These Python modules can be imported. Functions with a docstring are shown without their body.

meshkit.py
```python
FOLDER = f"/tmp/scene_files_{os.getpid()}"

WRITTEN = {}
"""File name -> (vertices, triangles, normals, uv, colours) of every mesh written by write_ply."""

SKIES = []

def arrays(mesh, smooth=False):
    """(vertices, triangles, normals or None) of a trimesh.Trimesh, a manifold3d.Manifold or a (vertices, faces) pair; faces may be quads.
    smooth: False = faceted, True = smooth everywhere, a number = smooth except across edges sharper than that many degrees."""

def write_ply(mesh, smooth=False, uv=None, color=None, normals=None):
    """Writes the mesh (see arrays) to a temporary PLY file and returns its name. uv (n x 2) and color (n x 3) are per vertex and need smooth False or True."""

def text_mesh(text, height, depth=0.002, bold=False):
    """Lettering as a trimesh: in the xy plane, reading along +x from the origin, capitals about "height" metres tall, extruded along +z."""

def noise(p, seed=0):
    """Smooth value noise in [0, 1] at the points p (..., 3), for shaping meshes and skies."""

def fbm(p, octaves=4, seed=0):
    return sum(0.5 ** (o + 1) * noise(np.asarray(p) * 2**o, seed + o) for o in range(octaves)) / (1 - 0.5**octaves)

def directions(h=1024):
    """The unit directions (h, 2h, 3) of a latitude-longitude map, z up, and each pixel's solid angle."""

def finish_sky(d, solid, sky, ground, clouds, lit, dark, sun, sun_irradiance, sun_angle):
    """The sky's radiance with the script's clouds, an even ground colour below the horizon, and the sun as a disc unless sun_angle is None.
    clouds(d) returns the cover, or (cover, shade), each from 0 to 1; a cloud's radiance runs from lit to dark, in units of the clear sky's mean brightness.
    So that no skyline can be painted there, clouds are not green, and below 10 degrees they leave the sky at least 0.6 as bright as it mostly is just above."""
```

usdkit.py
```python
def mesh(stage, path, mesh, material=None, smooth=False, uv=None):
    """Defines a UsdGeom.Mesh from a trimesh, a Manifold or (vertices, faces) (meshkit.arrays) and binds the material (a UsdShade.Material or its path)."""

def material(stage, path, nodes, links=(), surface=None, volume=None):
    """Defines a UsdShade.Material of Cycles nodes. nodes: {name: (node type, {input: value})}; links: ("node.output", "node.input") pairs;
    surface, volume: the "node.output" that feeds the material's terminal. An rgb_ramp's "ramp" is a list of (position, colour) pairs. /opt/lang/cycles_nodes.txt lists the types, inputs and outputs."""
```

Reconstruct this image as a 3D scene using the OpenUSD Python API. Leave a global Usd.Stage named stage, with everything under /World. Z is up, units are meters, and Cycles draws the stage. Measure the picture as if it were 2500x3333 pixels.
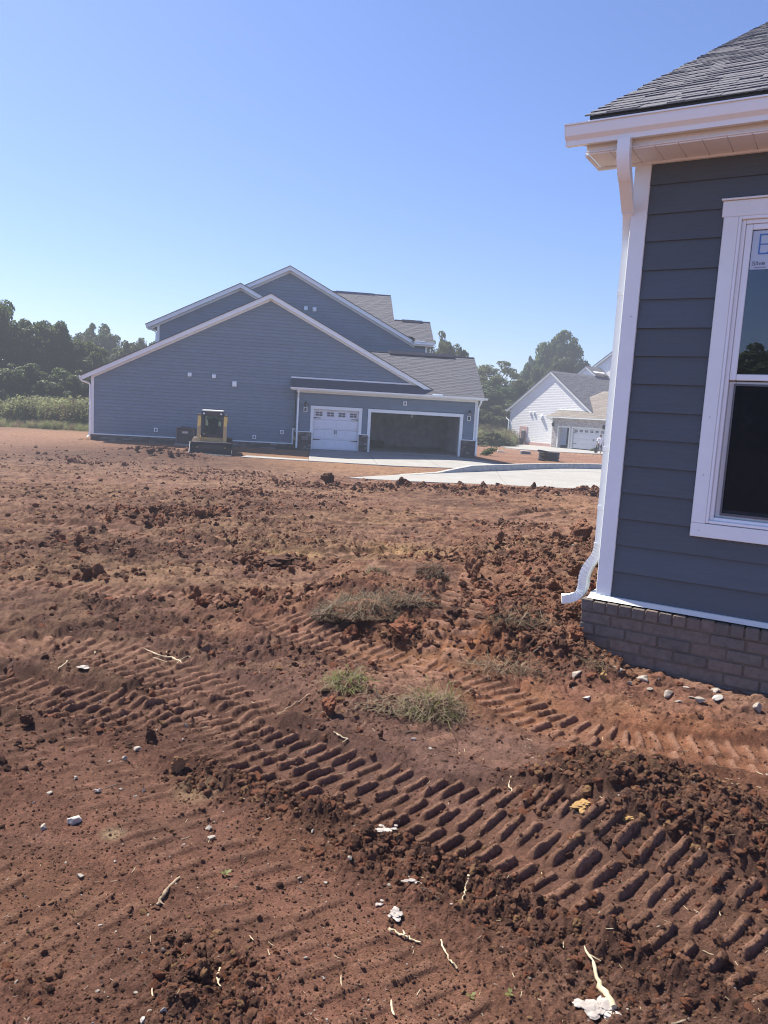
import math, random
import numpy as np, trimesh, manifold3d, usdkit, meshkit
from scipy.spatial import cKDTree
from pxr import Usd, UsdGeom, UsdLux, UsdShade, Gf, Sdf, Vt

stage = Usd.Stage.CreateInMemory()
UsdGeom.SetStageUpAxis(stage, UsdGeom.Tokens.z); UsdGeom.SetStageMetersPerUnit(stage, 1.0)
WORLD = UsdGeom.Xform.Define(stage, '/World'); stage.SetDefaultPrim(WORLD.GetPrim())
stage.DefinePrim('/World/Looks', 'Scope')
PI = math.pi

# ------------------------------------------------------------------ camera
EYE = 2.2                                   # eye above the far garage floor (z = 0)
PITCH, ROLL = math.radians(7.417), math.radians(3.206)
FW = np.array([0, math.cos(PITCH), -math.sin(PITCH)]); UP0 = np.array([0, math.sin(PITCH), math.cos(PITCH)])
RT = math.cos(ROLL) * np.array([1, 0, 0.]) + math.sin(ROLL) * UP0
UPV = -math.sin(ROLL) * np.array([1, 0, 0.]) + math.cos(ROLL) * UP0
cam = UsdGeom.Camera.Define(stage, '/World/camera')
cam.AddTransformOp().Set(Gf.Matrix4d(*RT, 0, *UPV, 0, *(-FW), 0, 0, 0, EYE, 1))
cam.CreateHorizontalApertureAttr(36.0); cam.CreateVerticalApertureAttr(48.0); cam.CreateFocalLengthAttr(36.0)
cam.CreateClippingRangeAttr(Gf.Vec2f(0.05, 5000))
EXPOSURE = 1.3
cam.CreateExposureAttr(EXPOSURE)
# ------------------------------------------------------------------ sky and sun
SUN_AZ, SUN_EL = math.radians(53.0), math.radians(55.5)      # azimuth to the left of straight ahead
SDIR = np.array([-math.sin(SUN_AZ) * math.cos(SUN_EL), math.cos(SUN_AZ) * math.cos(SUN_EL), math.sin(SUN_EL)])
dome = UsdLux.DomeLight.Define(stage, '/World/sky')
dome.GetPrim().SetCustomDataByKey('kind', 'structure')
skym = usdkit.material(stage, '/World/Looks/sky', {
    'sky': ('sky_texture', {'sky_type': 'single_scattering', 'sun_disc': False, 'sun_elevation': SUN_EL, 'sun_rotation': math.atan2(SDIR[0], SDIR[1]),
                            'altitude': 150.0, 'air_density': 1.0, 'aerosol_density': 1.0, 'ozone_density': 5.0}),
    'tint': ('mix_color', {'blend_type': 'multiply', 'fac': 1.0, 'b': (.83, .89, 1.15), 'use_clamp': False}),
    'bg': ('background_shader', {'strength': 0.062})}, [('sky.color', 'tint.a'), ('tint.result', 'bg.color')], surface='bg.background')
UsdShade.MaterialBindingAPI.Apply(dome.GetPrim()).Bind(skym)
sun = UsdLux.DistantLight.Define(stage, '/World/sun')
sun.CreateNormalizeAttr(True); sun.CreateIntensityAttr(1.25); sun.CreateAngleAttr(0.53); sun.CreateColorAttr(Gf.Vec3f(1.0, 0.925, 0.79))
_z = SDIR; _x = np.cross([0, 0, 1.], _z); _x /= np.linalg.norm(_x); _y = np.cross(_z, _x)
sun.AddTransformOp().Set(Gf.Matrix4d(*_x, 0, *_y, 0, *_z, 0, 0, 0, 50, 1))

# ------------------------------------------------------------------ names, tags, mesh helper
_used = {}
def numbered(parent, name):
    k = (parent, name); n = _used.get(k, 0); _used[k] = n + 1
    return f'{parent}/{name}' if n == 0 else f'{parent}/{name}_{n:03d}'
def path_of(parent):
    return '/World' if parent is None else (parent if isinstance(parent, str) else str(parent.GetPath()))
def tag(prim, label=None, cat=None, group=None, kind=None):
    p = prim.GetPrim() if hasattr(prim, 'GetPrim') else prim
    for k, v in (('label', label), ('category', cat), ('group', group), ('kind', kind)):
        if v: p.SetCustomDataByKey(k, v)
    return p
class Frame:
    """A thing at a place; its meshes are given with world heights minus z0 taken off here."""
    def __init__(self, name, label, cat, loc=(0, 0, 0), rot=0., group=None, scale=None):
        self.x = UsdGeom.Xform.Define(stage, numbered('/World', name)); self.z0 = 0.
        self.x.AddTranslateOp().Set(Gf.Vec3d(*map(float, loc))); self.x.AddRotateZOp().Set(float(rot))
        if scale is not None: self.x.AddScaleOp().Set(Gf.Vec3f(*map(float, np.broadcast_to(scale, 3))))
        self.prim = tag(self.x, label, cat, group); self.path = str(self.prim.GetPath())
class MB:
    def __init__(self): self.v, self.f, self.n = [], [], 0
    def add(self, v, f):
        v = np.asarray(v, float); f = np.asarray(f, int)
        if f.shape[1] == 4: f = np.vstack([f[:, [0, 1, 2]], f[:, [0, 2, 3]]])
        self.v.append(v); self.f.append(f + self.n); self.n += len(v); return self
    def tm(self, m): return self.add(m.vertices, m.faces)
    def man(self, m): q = m.to_mesh(); return self.add(q.vert_properties[:, :3], q.tri_verts)
    def hexa(self, p):                      # 8 corners: bottom 4 ccw, top 4 ccw
        return self.add(p, [[0, 3, 2, 1], [4, 5, 6, 7], [0, 1, 5, 4], [1, 2, 6, 5], [2, 3, 7, 6], [3, 0, 4, 7]])
    def box(self, x0, x1, y0, y1, z0, z1):
        return self.hexa([[x0, y0, z0], [x1, y0, z0], [x1, y1, z0], [x0, y1, z0], [x0, y0, z1], [x1, y0, z1], [x1, y1, z1], [x0, y1, z1]])
    def rbox(self, x0, x1, y0, y1, z0, z1, r=.01):   # chamfered box: three crossing slabs' hull
        pts = []
        for sx in (0, 1):
            for sy in (0, 1):
                for sz in (0, 1):
                    X = (x0, x1)[sx]; Y = (y0, y1)[sy]; Z = (z0, z1)[sz]; ax = r * (1 - 2 * sx); ay = r * (1 - 2 * sy); az = r * (1 - 2 * sz)
                    pts += [[X, Y + ay, Z + az], [X + ax, Y, Z + az], [X + ax, Y + ay, Z]]
        return self.hull(pts)
    def hull(self, pts):
        m = trimesh.convex.convex_hull(np.array(pts)); return self.add(m.vertices, m.faces)
    def prism(self, poly, y0, y1):          # polygon in x,z extruded along y
        m = trimesh.creation.extrude_polygon(_poly(poly), 1.0, engine='earcut'); v = m.vertices
        w = np.stack([v[:, 0], y1 + (y0 - y1) * v[:, 2], v[:, 1]], 1); return self.add(w, m.faces)
    def slab(self, poly, z0, z1):           # polygon in x,y extruded along z
        m = trimesh.creation.extrude_polygon(_poly(poly), z1 - z0, engine='earcut'); v = m.vertices + [0, 0, z0]; return self.add(v, m.faces)
    def tube(self, pts, r, n=8):
        p = np.asarray(pts, float); r = np.broadcast_to(r, (len(p),)); t = np.gradient(p, axis=0); t /= np.linalg.norm(t, axis=1, keepdims=True) + 1e-12
        a = np.cross(t, np.where(np.abs(t[:, 2:]) < .9, [0, 0, 1.], [1., 0, 0])); a /= np.linalg.norm(a, axis=1, keepdims=True) + 1e-12; b = np.cross(t, a)
        g = np.arange(n) * 2 * PI / n
        v = (p[:, None] + r[:, None, None] * (np.cos(g)[None, :, None] * a[:, None] + np.sin(g)[None, :, None] * b[:, None])).reshape(-1, 3)
        f = [[i * n + j, i * n + (j + 1) % n, (i + 1) * n + (j + 1) % n, (i + 1) * n + j] for i in range(len(p) - 1) for j in range(n)]
        q = np.array(f); tri = np.vstack([q[:, [0, 1, 2]], q[:, [0, 2, 3]], [[0, j + 1, j] for j in range(1, n - 1)], [[(len(p) - 1) * n, (len(p) - 1) * n + j, (len(p) - 1) * n + j + 1] for j in range(1, n - 1)]])
        return self.add(v, tri)
    def sweep(self, prof, pts, sides=None, scale=None):  # closed 2d profile (side, up) swept along a path; frames: up stays closest to given 'sides' axis
        p = np.asarray(pts, float); t = np.gradient(p, axis=0); t /= np.linalg.norm(t, axis=1, keepdims=True)
        s = np.tile(np.asarray(sides, float), (len(p), 1)); s -= (s * t).sum(1, keepdims=True) * t; s /= np.linalg.norm(s, axis=1, keepdims=True); u = np.cross(s, t)
        k = len(prof); pr = np.asarray(prof, float)
        sc = np.ones(len(p)) if scale is None else np.asarray(scale); v = (p[:, None] + sc[:, None, None] * (pr[None, :, :1] * s[:, None] + pr[None, :, 1:] * u[:, None])).reshape(-1, 3)
        q = np.array([[i * k + j, i * k + (j + 1) % k, (i + 1) * k + (j + 1) % k, (i + 1) * k + j] for i in range(len(p) - 1) for j in range(k)])
        e = len(p) - 1
        tri = np.vstack([q[:, [0, 1, 2]], q[:, [0, 2, 3]], [[0, j + 1, j] for j in range(1, k - 1)], [[e * k, e * k + j, e * k + j + 1] for j in range(1, k - 1)]])
        return self.add(v, tri)
    def build(self, name, mat, parent=None, smooth=False, z0=0., label=None, kind=None):
        v = np.vstack(self.v); f = np.vstack(self.f)
        if z0: v = v - [0, 0, z0]
        m = usdkit.mesh(stage, numbered(path_of(parent), name), (v, f), M[mat] if isinstance(mat, str) else mat, smooth=smooth)
        if label or kind: tag(m, label, None, None, kind)
        return str(m.GetPath())
def _poly(p):
    from shapely.geometry import Polygon
    return p if hasattr(p, 'exterior') else Polygon(p)
def nz(p, s, seed=0, o=4): return meshkit.fbm(np.asarray(p) * s, o, seed)

# ------------------------------------------------------------------ materials
M = {}
def mat(name, col, rough=.6, var=.12, scale=6., bump=0., bscale=80., metal=0., stretch=(1, 1, 1), spec=.5, island=0., coat=0., detail=5., orand=0.):
    """Principled with a noise-varied colour (by own object space) and a fine bump."""
    c = np.array(col, float)
    nodes = {'tc': ('texture_coordinate', {}), 'mp': ('mapping', {'scale': stretch}), 'n': ('noise_texture', {'scale': scale, 'detail': detail, 'roughness': .6}),
             'r': ('rgb_ramp', {'ramp': [(.28, tuple(c * (1 - var))), (.72, tuple(np.minimum(c * (1 + var), 1)))]}),
             'p': ('principled_bsdf', {'roughness': rough, 'metallic': metal, 'specular_ior_level': spec, 'coat_weight': coat})}
    links = [('tc.object', 'mp.vector'), ('mp.vector', 'n.vector'), ('n.fac', 'r.fac')]
    out = 'r.color'
    if island:
        nodes['g'] = ('geometry', {}); nodes['mr'] = ('map_range', {'from_min': 0., 'from_max': 1., 'to_min': 1 - island, 'to_max': 1 + island}); nodes['h'] = ('hsv', {'saturation': 1.})
        links += [('g.random_per_island', 'mr.value'), ('mr.result', 'h.value'), (out, 'h.color')]; out = 'h.color'
    if orand:
        nodes['oi'] = ('object_info', {}); nodes['mr2'] = ('map_range', {'from_min': 0., 'from_max': 1., 'to_min': 1 - orand, 'to_max': 1 + orand}); nodes['h2'] = ('hsv', {})
        links += [('oi.random', 'mr2.value'), ('mr2.result', 'h2.value'), (out, 'h2.color')]; out = 'h2.color'
    links.append((out, 'p.base_color'))
    if bump:
        nodes['bn'] = ('noise_texture', {'scale': bscale, 'detail': 4., 'roughness': .6}); nodes['b'] = ('bump', {'strength': min(1., bump), 'distance': .01})
        links += [('mp.vector', 'bn.vector'), ('bn.fac', 'b.height'), ('b.normal', 'p.normal')]
    M[name] = usdkit.material(stage, '/World/Looks/' + name, nodes, links, surface='p.BSDF'); return M[name]
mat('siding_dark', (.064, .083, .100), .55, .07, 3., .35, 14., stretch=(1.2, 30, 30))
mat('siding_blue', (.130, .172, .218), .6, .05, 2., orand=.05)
mat('siding_white', (.82, .82, .82), .6, .03, 2.)
mat('trim_white', (.70, .73, .715), .45, .03, 5., .08, 60.)
mat('metal_white', (.74, .775, .765), .3, .02, 3., spec=.6)
mat('vinyl_white', (.72, .755, .765), .3, .02, 3.)
mat('soffit_white', (.76, .80, .83), .5, .03, 4.)
mat('shingle', (.120, .122, .152), .9, .3, 60., .4, 300., island=.22)
mat('shingle_far', (.132, .136, .170), .9, .15, 30., island=.32)
mat('shingle_tan', (.20, .175, .16), .9, .15, 30., island=.22)
mat('roof_black', (.02, .022, .028), .6, .2, 10.)
mat('drip_black', (.012, .014, .022), .5, .1, 10.)
for i, c in enumerate([(.122, .096, .080), (.130, .099, .080), (.112, .093, .080), (.096, .079, .068), (.140, .106, .084)]):
    mat(f'brick_{"abcde"[i]}', c, .85, .28, 22., .6, 90.)
mat('mortar', (.105, .083, .066), .9, .15, 40., .4, 200.)
for i, c in enumerate([(.085, .07, .065), (.12, .10, .088), (.16, .14, .125), (.06, .052, .05), (.21, .19, .18)]):
    mat(f'stone_{"abcde"[i]}', c, .85, .3, 14.)
for i, c in enumerate([(.40, .37, .36), (.50, .47, .46), (.33, .29, .28)]):
    mat(f'pale_brick_{"abc"[i]}', c, .85, .15, 14.)
mat('mortar_pale', (.5, .48, .46), .9, .1, 20.)
M['concrete'] = usdkit.material(stage, '/World/Looks/concrete', {'g': ('geometry', {}), 'n': ('noise_texture', {'scale': 1.1, 'detail': 8., 'roughness': .6}), 'r': ('rgb_ramp', {'ramp': [(.3, (.222, .22, .214)), (.7, (.272, .268, .258))]}),
    'mp': ('mapping', {'scale': (.35, 1.4, 1.)}), 'n2': ('noise_texture', {'scale': .9, 'detail': 7., 'roughness': .65}), 'f': ('map_range', {'from_min': .56, 'from_max': .78, 'to_min': 0., 'to_max': .55, 'clamp': True}), 'm': ('mix_color', {'b': (.25, .165, .115)}),
    'n3': ('noise_texture', {'scale': 40., 'detail': 4.}), 'b': ('bump', {'strength': .2, 'distance': .01}), 'p': ('principled_bsdf', {'roughness': .85, 'specular_ior_level': .3})},
    [('g.position', 'n.vector'), ('n.fac', 'r.fac'), ('g.position', 'mp.vector'), ('mp.vector', 'n2.vector'), ('n2.fac', 'f.value'), ('f.result', 'm.fac'), ('r.color', 'm.a'), ('m.result', 'p.base_color'), ('g.position', 'n3.vector'), ('n3.fac', 'b.height'), ('b.normal', 'p.normal')], surface='p.BSDF')
mat('concrete_kerb', (.33, .32, .30), .9, .3, 5., .4, 60., detail=9.)
mat('door_white', (.66, .67, .70), .4, .02, 3.)
mat('black_metal', (.012, .012, .014), .4, .1)
mat('dark_plastic', (.02, .021, .024), .45, .15, 8.)
mat('rubber', (.016, .015, .015), .8, .5, 12.)
mat('rubber_dusty', (.16, .12, .10), .9, .3, 12.)
mat('yellow_paint', (.75, .47, .11), .4, .12, 7.)
mat('yellow_dusty', (.44, .295, .11), .6, .2, 6.)
mat('steel', (.42, .40, .38), .35, .2, 8., metal=.6)
mat('bucket_dark', (.022, .024, .032), .5, .3, 5.)
mat('ac_grey', (.09, .092, .10), .5, .1)
mat('plywood', (.60, .65, .72), .9, .02)
mat('drywall', (.66, .70, .76), .9, .02)
mat('garage_floor', (.34, .32, .30), .8, .2, 2.)
mat('pink_wrap', (.55, .36, .33), .8, .1)
mat('bark', (.065, .05, .04), .95, .35, 4.)
mat('stick_pale', (.40, .33, .22), .8, .25, 12.)
mat('stick_brown', (.28, .21, .14), .85, .35, 14.)
mat('white_stone', (.25, .222, .195), .85, .42, 9., .4, 60.)
mat('grey_stone', (.36, .34, .32), .85, .22, 9., .4, 60.)
mat('plaster', (.30, .27, .255), .9, .35, 20., .5, 80.)
for n_, c in (('clod_dark', (.070, .036, .026)), ('clod_brown', (.148, .074, .048)), ('clod_red', (.155, .064, .038)), ('clod_tan', (.20, .115, .062)), ('clod_yellow', (.30, .19, .085))):
    mat(n_, c, .97, .35, 12., .8, 90., spec=.15, detail=8.)
mat('skin', (.22, .12, .08), .6, .08); mat('shirt', (.70, .70, .72), .85, .05); mat('shorts', (.09, .085, .09), .9, .1); mat('hair', (.012, .01, .01), .7, .2); mat('shoe', (.04, .035, .03), .6, .1)
mat('bag_black', (.01, .011, .013), .35, .2); mat('pipe_black', (.011, .012, .016), .35, .2)
mat('sticker_white', (.42, .50, .58), .5, .02); mat('sticker_blue', (.05, .16, .42), .5, .02); mat('sticker_ink', (.06, .07, .10), .5, .02)
def leafy(name, col, trans, var=.45, hue=0.):
    c = np.array(col, float); t = np.array(trans, float)
    M[name] = usdkit.material(stage, '/World/Looks/' + name, {
        'g': ('geometry', {}), 'mr': ('map_range', {'from_min': 0., 'from_max': 1., 'to_min': 1 - var, 'to_max': 1 + var}),
        'c': ('color', {'value': tuple(c)}), 't': ('color', {'value': tuple(t)}), 'oi': ('object_info', {}),
        'm2': ('map_range', {'from_min': 0., 'from_max': 1., 'to_min': .82, 'to_max': 1.18}), 'mm': ('math', {'math_type': 'multiply'}),
        'h1': ('hsv', {}), 'h2': ('hsv', {}), 'd': ('principled_bsdf', {'roughness': .55, 'specular_ior_level': .35}), 'tr': ('translucent_bsdf', {}), 'mx': ('mix_closure', {'fac': .5})},
        [('g.random_per_island', 'mr.value'), ('oi.random', 'm2.value'), ('mr.result', 'mm.value1'), ('m2.result', 'mm.value2'), ('mm.value', 'h1.value'), ('mm.value', 'h2.value'), ('c.color', 'h1.color'), ('t.color', 'h2.color'),
         ('h1.color', 'd.base_color'), ('h2.color', 'tr.color'), ('d.BSDF', 'mx.closure1'), ('tr.BSDF', 'mx.closure2')], surface='mx.closure')
leafy('leaf_dark', (.090, .145, .058), (.20, .30, .08), .6); leafy('leaf_mid', (.12, .145, .062), (.22, .29, .08), .6); leafy('leaf_light', (.15, .165, .08), (.25, .30, .10))
leafy('weed_green', (.31, .335, .17), (.36, .40, .18), .4); leafy('weed_brown', (.32, .23, .17), (.15, .10, .06), .4)
leafy('grass_dry', (.50, .39, .27), (.34, .26, .17), .45); leafy('grass_grey', (.28, .225, .17), (.15, .12, .08), .5); leafy('grass_green', (.25, .27, .095), (.30, .34, .09), .4); leafy('straw', (.34, .26, .18), (.18, .12, .07), .5)
def pane(name, tint, k=1.0):
    M[name] = usdkit.material(stage, '/World/Looks/' + name, {'fr': ('fresnel', {'IOR': 1.22 if name == 'cab_glass' else 2.0}), 'tr': ('transparent_bsdf', {'color': tint}), 'gl': ('glossy_bsdf', {'color': (.9, .93, 1.), 'roughness': .01}), 'mx': ('mix_closure', {})},
        [('fr.fac', 'mx.fac'), ('tr.BSDF', 'mx.closure1'), ('gl.BSDF', 'mx.closure2')], surface='mx.closure')
pane('pane_glass', (.5, .52, .55)); pane('cab_glass', (.62, .68, .68), 1.0)
pane('screen_glass', (.25, .26, .28))
M['dusty_glass'] = usdkit.material(stage, '/World/Looks/dusty_glass', {'t': ('translucent_bsdf', {'color': (.55, .62, .58)}), 'd': ('diffuse_bsdf', {'color': (.30, .34, .31)}), 'mx': ('mix_closure', {'fac': .4})}, [('t.BSDF', 'mx.closure1'), ('d.BSDF', 'mx.closure2')], surface='mx.closure')
M['insect_screen'] = usdkit.material(stage, '/World/Looks/insect_screen', {'tr': ('transparent_bsdf', {'color': (.9, .9, .9)}), 'd': ('diffuse_bsdf', {'color': (.010, .010, .012)}), 'mx': ('mix_closure', {'fac': .55})}, [('tr.BSDF', 'mx.closure1'), ('d.BSDF', 'mx.closure2')], surface='mx.closure')

# ------------------------------------------------------------------ ground heights
YF, YR = math.radians(7.167), math.radians(59.009)
EU = np.array([math.cos(YF), math.sin(YF)]); EV = np.array([-math.sin(YF), math.cos(YF)])
def sstep(x, a, b): t = np.clip((x - a) / (b - a), 0, 1); return t * t * (3 - 2 * t)
def zbase(x, y):
    x = np.asarray(x, float); y = np.asarray(y, float)
    u = x * EU[0] + y * EU[1]; v = x * EV[0] + y * EV[1]
    a = np.interp(v, [-400, -10, 3, 6, 14, 22, 28, 32, 36.2, 41.5, 46, 700], [.7, .7, .66, .60, .26, -.10, -.34, -.40, -.28, -.03, 0., 0.])
    b = np.interp(v, [-400, -10, 3, 6, 14, 22, 28, 32, 36, 48, 70, 90, 700], [.7, .7, .66, .60, .26, -.10, -.34, -.40, -.36, -.32, -.5, -.52, -.5])
    w = sstep(u, 8.5, 13.) * sstep(v, 30, 36)
    near = np.exp(-((x - 2.2) ** 2 + (y - 4.6) ** 2) / 5.0)     # level pad round the near house
    z = a * (1 - w) + b * w
    return z * (1 - near) + .618 * near
def ray(X, Y): d = (X - 1250) * RT - (Y - 1666.5) * UPV + 2500 * FW; return d / d[1]
def spot(X, Y, dz=0.):
    """The point of the ground that a measured point of the survey photograph shows."""
    r = ray(X, Y); t = 10.
    for _ in range(60):
        t = .5 * t + .5 * min(max((zbase(r[0] * t, t) + dz - EYE) / r[2] if r[2] < -1e-4 else 400., .5), 400.)
    return np.array([r[0] * t, t, float(zbase(r[0] * t, t)) + dz])
def at(X, Y, D): return np.array([0, 0, EYE]) + ray(X, Y) * D

# ------------------------------------------------------------------ concrete: road, kerb, driveways
from shapely.geometry import Polygon, LineString, Point
import shapely
HB = 41.509
def hw(u, v): return np.array([u * EU[0] + v * EU[1], u * EV[0] * 0 + u * EU[1] * 0 + 0, 0]) if False else np.array(EU) * u + np.array(EV) * v
drive_uv = [(-2.05, 37.05), (.86, 36.6), (1.05, 41.5), (10.0, 41.5), (10.15, 40.9), (11.6, 40.2), (16.5, 41.2), (30., 46.), (30., 43.2), (16., 38.8), (9.5, 36.0), (5., 35.55), (-2.3, 36.35)]
drive_poly = Polygon([tuple(hw(u, v)) for u, v in drive_uv])
kerb_pts = np.array([spot(X, Y)[:2] for X, Y in ((1303, 1547), (1400, 1543), (1500, 1538), (1620, 1533), (1785, 1527), (1957, 1528))])
kerb_pts = np.vstack([kerb_pts, [[22., 47.2], [40., 52.]]])
def smooth_line(p, n):
    from scipy.interpolate import make_interp_spline
    d = np.r_[0, np.cumsum(np.linalg.norm(np.diff(p, axis=0), axis=1))]; return make_interp_spline(d, p, k=2)(np.linspace(0, d[-1], n))
kerb_line = smooth_line(kerb_pts, 60)
road_poly = Polygon([tuple(p) for p in kerb_line] + [(46., 40.), (24., 31.0), (14., 30.0), (8.6, 29.6), (4., 29.3), (1., 28.7), (-1.4, 28.75), (-.6, 30.3)]).buffer(0)
far_drive = Polygon([tuple(spot(X, Y)[:2]) for X, Y in ((1600, 1449), (1640, 1446), (1800, 1452), (1990, 1466), (2150, 1480), (2150, 1492), (1965, 1479), (1810, 1471), (1690, 1463))])
P_drive, P_road, P_far = drive_poly, road_poly, far_drive
for p_ in (P_drive, P_road, P_far): shapely.prepare(p_)
# ------------------------------------------------------------------ the ground: one sheet, finest where the site lies near
def track(pts, width, pitch, depth, bar, seed, density=.85, berm=.05, rows=2, barw=.22, skew=0.):
    w = np.array([spot(X, Y)[:2] for X, Y in pts]); return dict(line=smooth_line(w, 900), width=width, pitch=pitch, depth=depth, bar=bar, seed=seed, density=density, berm=berm, rows=rows, barw=barw, skew=skew)
TRACKS = [
    track([(2700, 3190), (2500, 3095), (2360, 3030), (2197, 2960), (1980, 2867), (1763, 2763), (1350, 2605), (1171, 2545), (1008, 2490), (880, 2445), (700, 2385), (450, 2315), (200, 2270), (-100, 2225), (-500, 2190)], .52, .080, .038, .036, 1, .99, .05, 3, .165, .22),
    track([(1500, 3420), (1250, 3230), (1050, 3070), (860, 2930), (740, 2820), (610, 2725), (480, 2635), (340, 2530), (200, 2450), (-50, 2370), (-400, 2300)], .40, .095, .010, .014, 2, .5, .0, 2, .2, .2),
    track([(-300, 2890), (0, 2950), (200, 3010), (400, 3085), (560, 3185), (760, 3400)], .40, .10, .008, .012, 3, .3, .015, 2, .2, .2),
    track([(-400, 2170), (-100, 2130), (150, 2095), (330, 2110), (480, 2150), (650, 2230)], .50, .090, .03, .032, 4, .97, .03, 3, .19),
    track([(-300, 1905), (0, 1900), (180, 1908), (330, 1925), (520, 1935), (800, 1950)], .46, .10, .03, .032, 5, .95, .03, 2),
    track([(1080, 2080), (1200, 2120), (1350, 2165), (1530, 2215), (1640, 2270), (1800, 2345), (2000, 2405), (2250, 2440), (2500, 2470), (2800, 2500)], .46, .090, .035, .032, 6, .95, .04, 2, .19),
    track([(1550, 1940), (1530, 2000), (1490, 2060), (1440, 2120), (1380, 2180)], .40, .13, .02, .03, 7, .8, .0),
    track([(1500, 2400), (1650, 2460), (1800, 2500), (1960, 2560), (2150, 2600), (2500, 2640)], .38, .15, .012, .018, 8, .5, .01),
    track([(-200, 1700), (200, 1712), (500, 1745), (800, 1790), (1150, 1800)], .45, .16, .03, .03, 9, .6, .04),
    track([(-200, 1590), (300, 1610), (700, 1640), (1100, 1700), (1700, 1680), (1950, 1640)], .5, .2, .03, .02, 10, .6, .05),
]
for tr in TRACKS:
    L = tr['line']; d = np.gradient(L, axis=0); tr['tan'] = d / np.linalg.norm(d, axis=1, keepdims=True); tr['s'] = np.r_[0, np.cumsum(np.linalg.norm(np.diff(L, axis=0), axis=1))]; tr['tree'] = cKDTree(L)
def h01(i, seed): return np.modf(np.abs(np.sin(i * 127.1 + seed * 311.7) * 43758.5453))[0]
MOUNDS = [(1900, 1760, .9, .16), (1750, 1790, .8, .10), (1480, 2030, .55, .14), (1250, 2000, .6, .16), (1180, 1960, .5, .14), (1760, 2090, .5, .12), (1420, 1880, .5, .14), (1215, 1880, .4, .12),
          (1320, 2280, .35, .10), (1120, 2230, .3, .08), (905, 1830, .7, .08), (2150, 2690, .5, .09), (1950, 2630, .45, .08), (2400, 2790, .5, .08), (700, 1690, 1.2, .12), (420, 1690, 1.0, .12), (150, 1660, 1.0, .08),
          (1860, 2010, .35, .12), (1820, 1900, .5, .10), (1700, 1900, .5, .08), (760, 1620, 1.6, .14), (500, 1480, 1.6, .22), (900, 1580, 1.5, .10), (380, 2480, .4, -.02), (1070, 1575, .8, .2), (60, 2420, .4, .03), (650, 3260, .25, .03),
          (1190, 1600, 1.2, .14), (1400, 1612, 1.3, .18), (1600, 1618, 1.3, .20), (1780, 1618, 1.3, .22), (1960, 1612, 1.3, .22), (2150, 1612, 1.6, .2), (1300, 1615, .9, .1)]
MW = [(spot(X, Y), r, h) for X, Y, r, h in MOUNDS]
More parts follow.
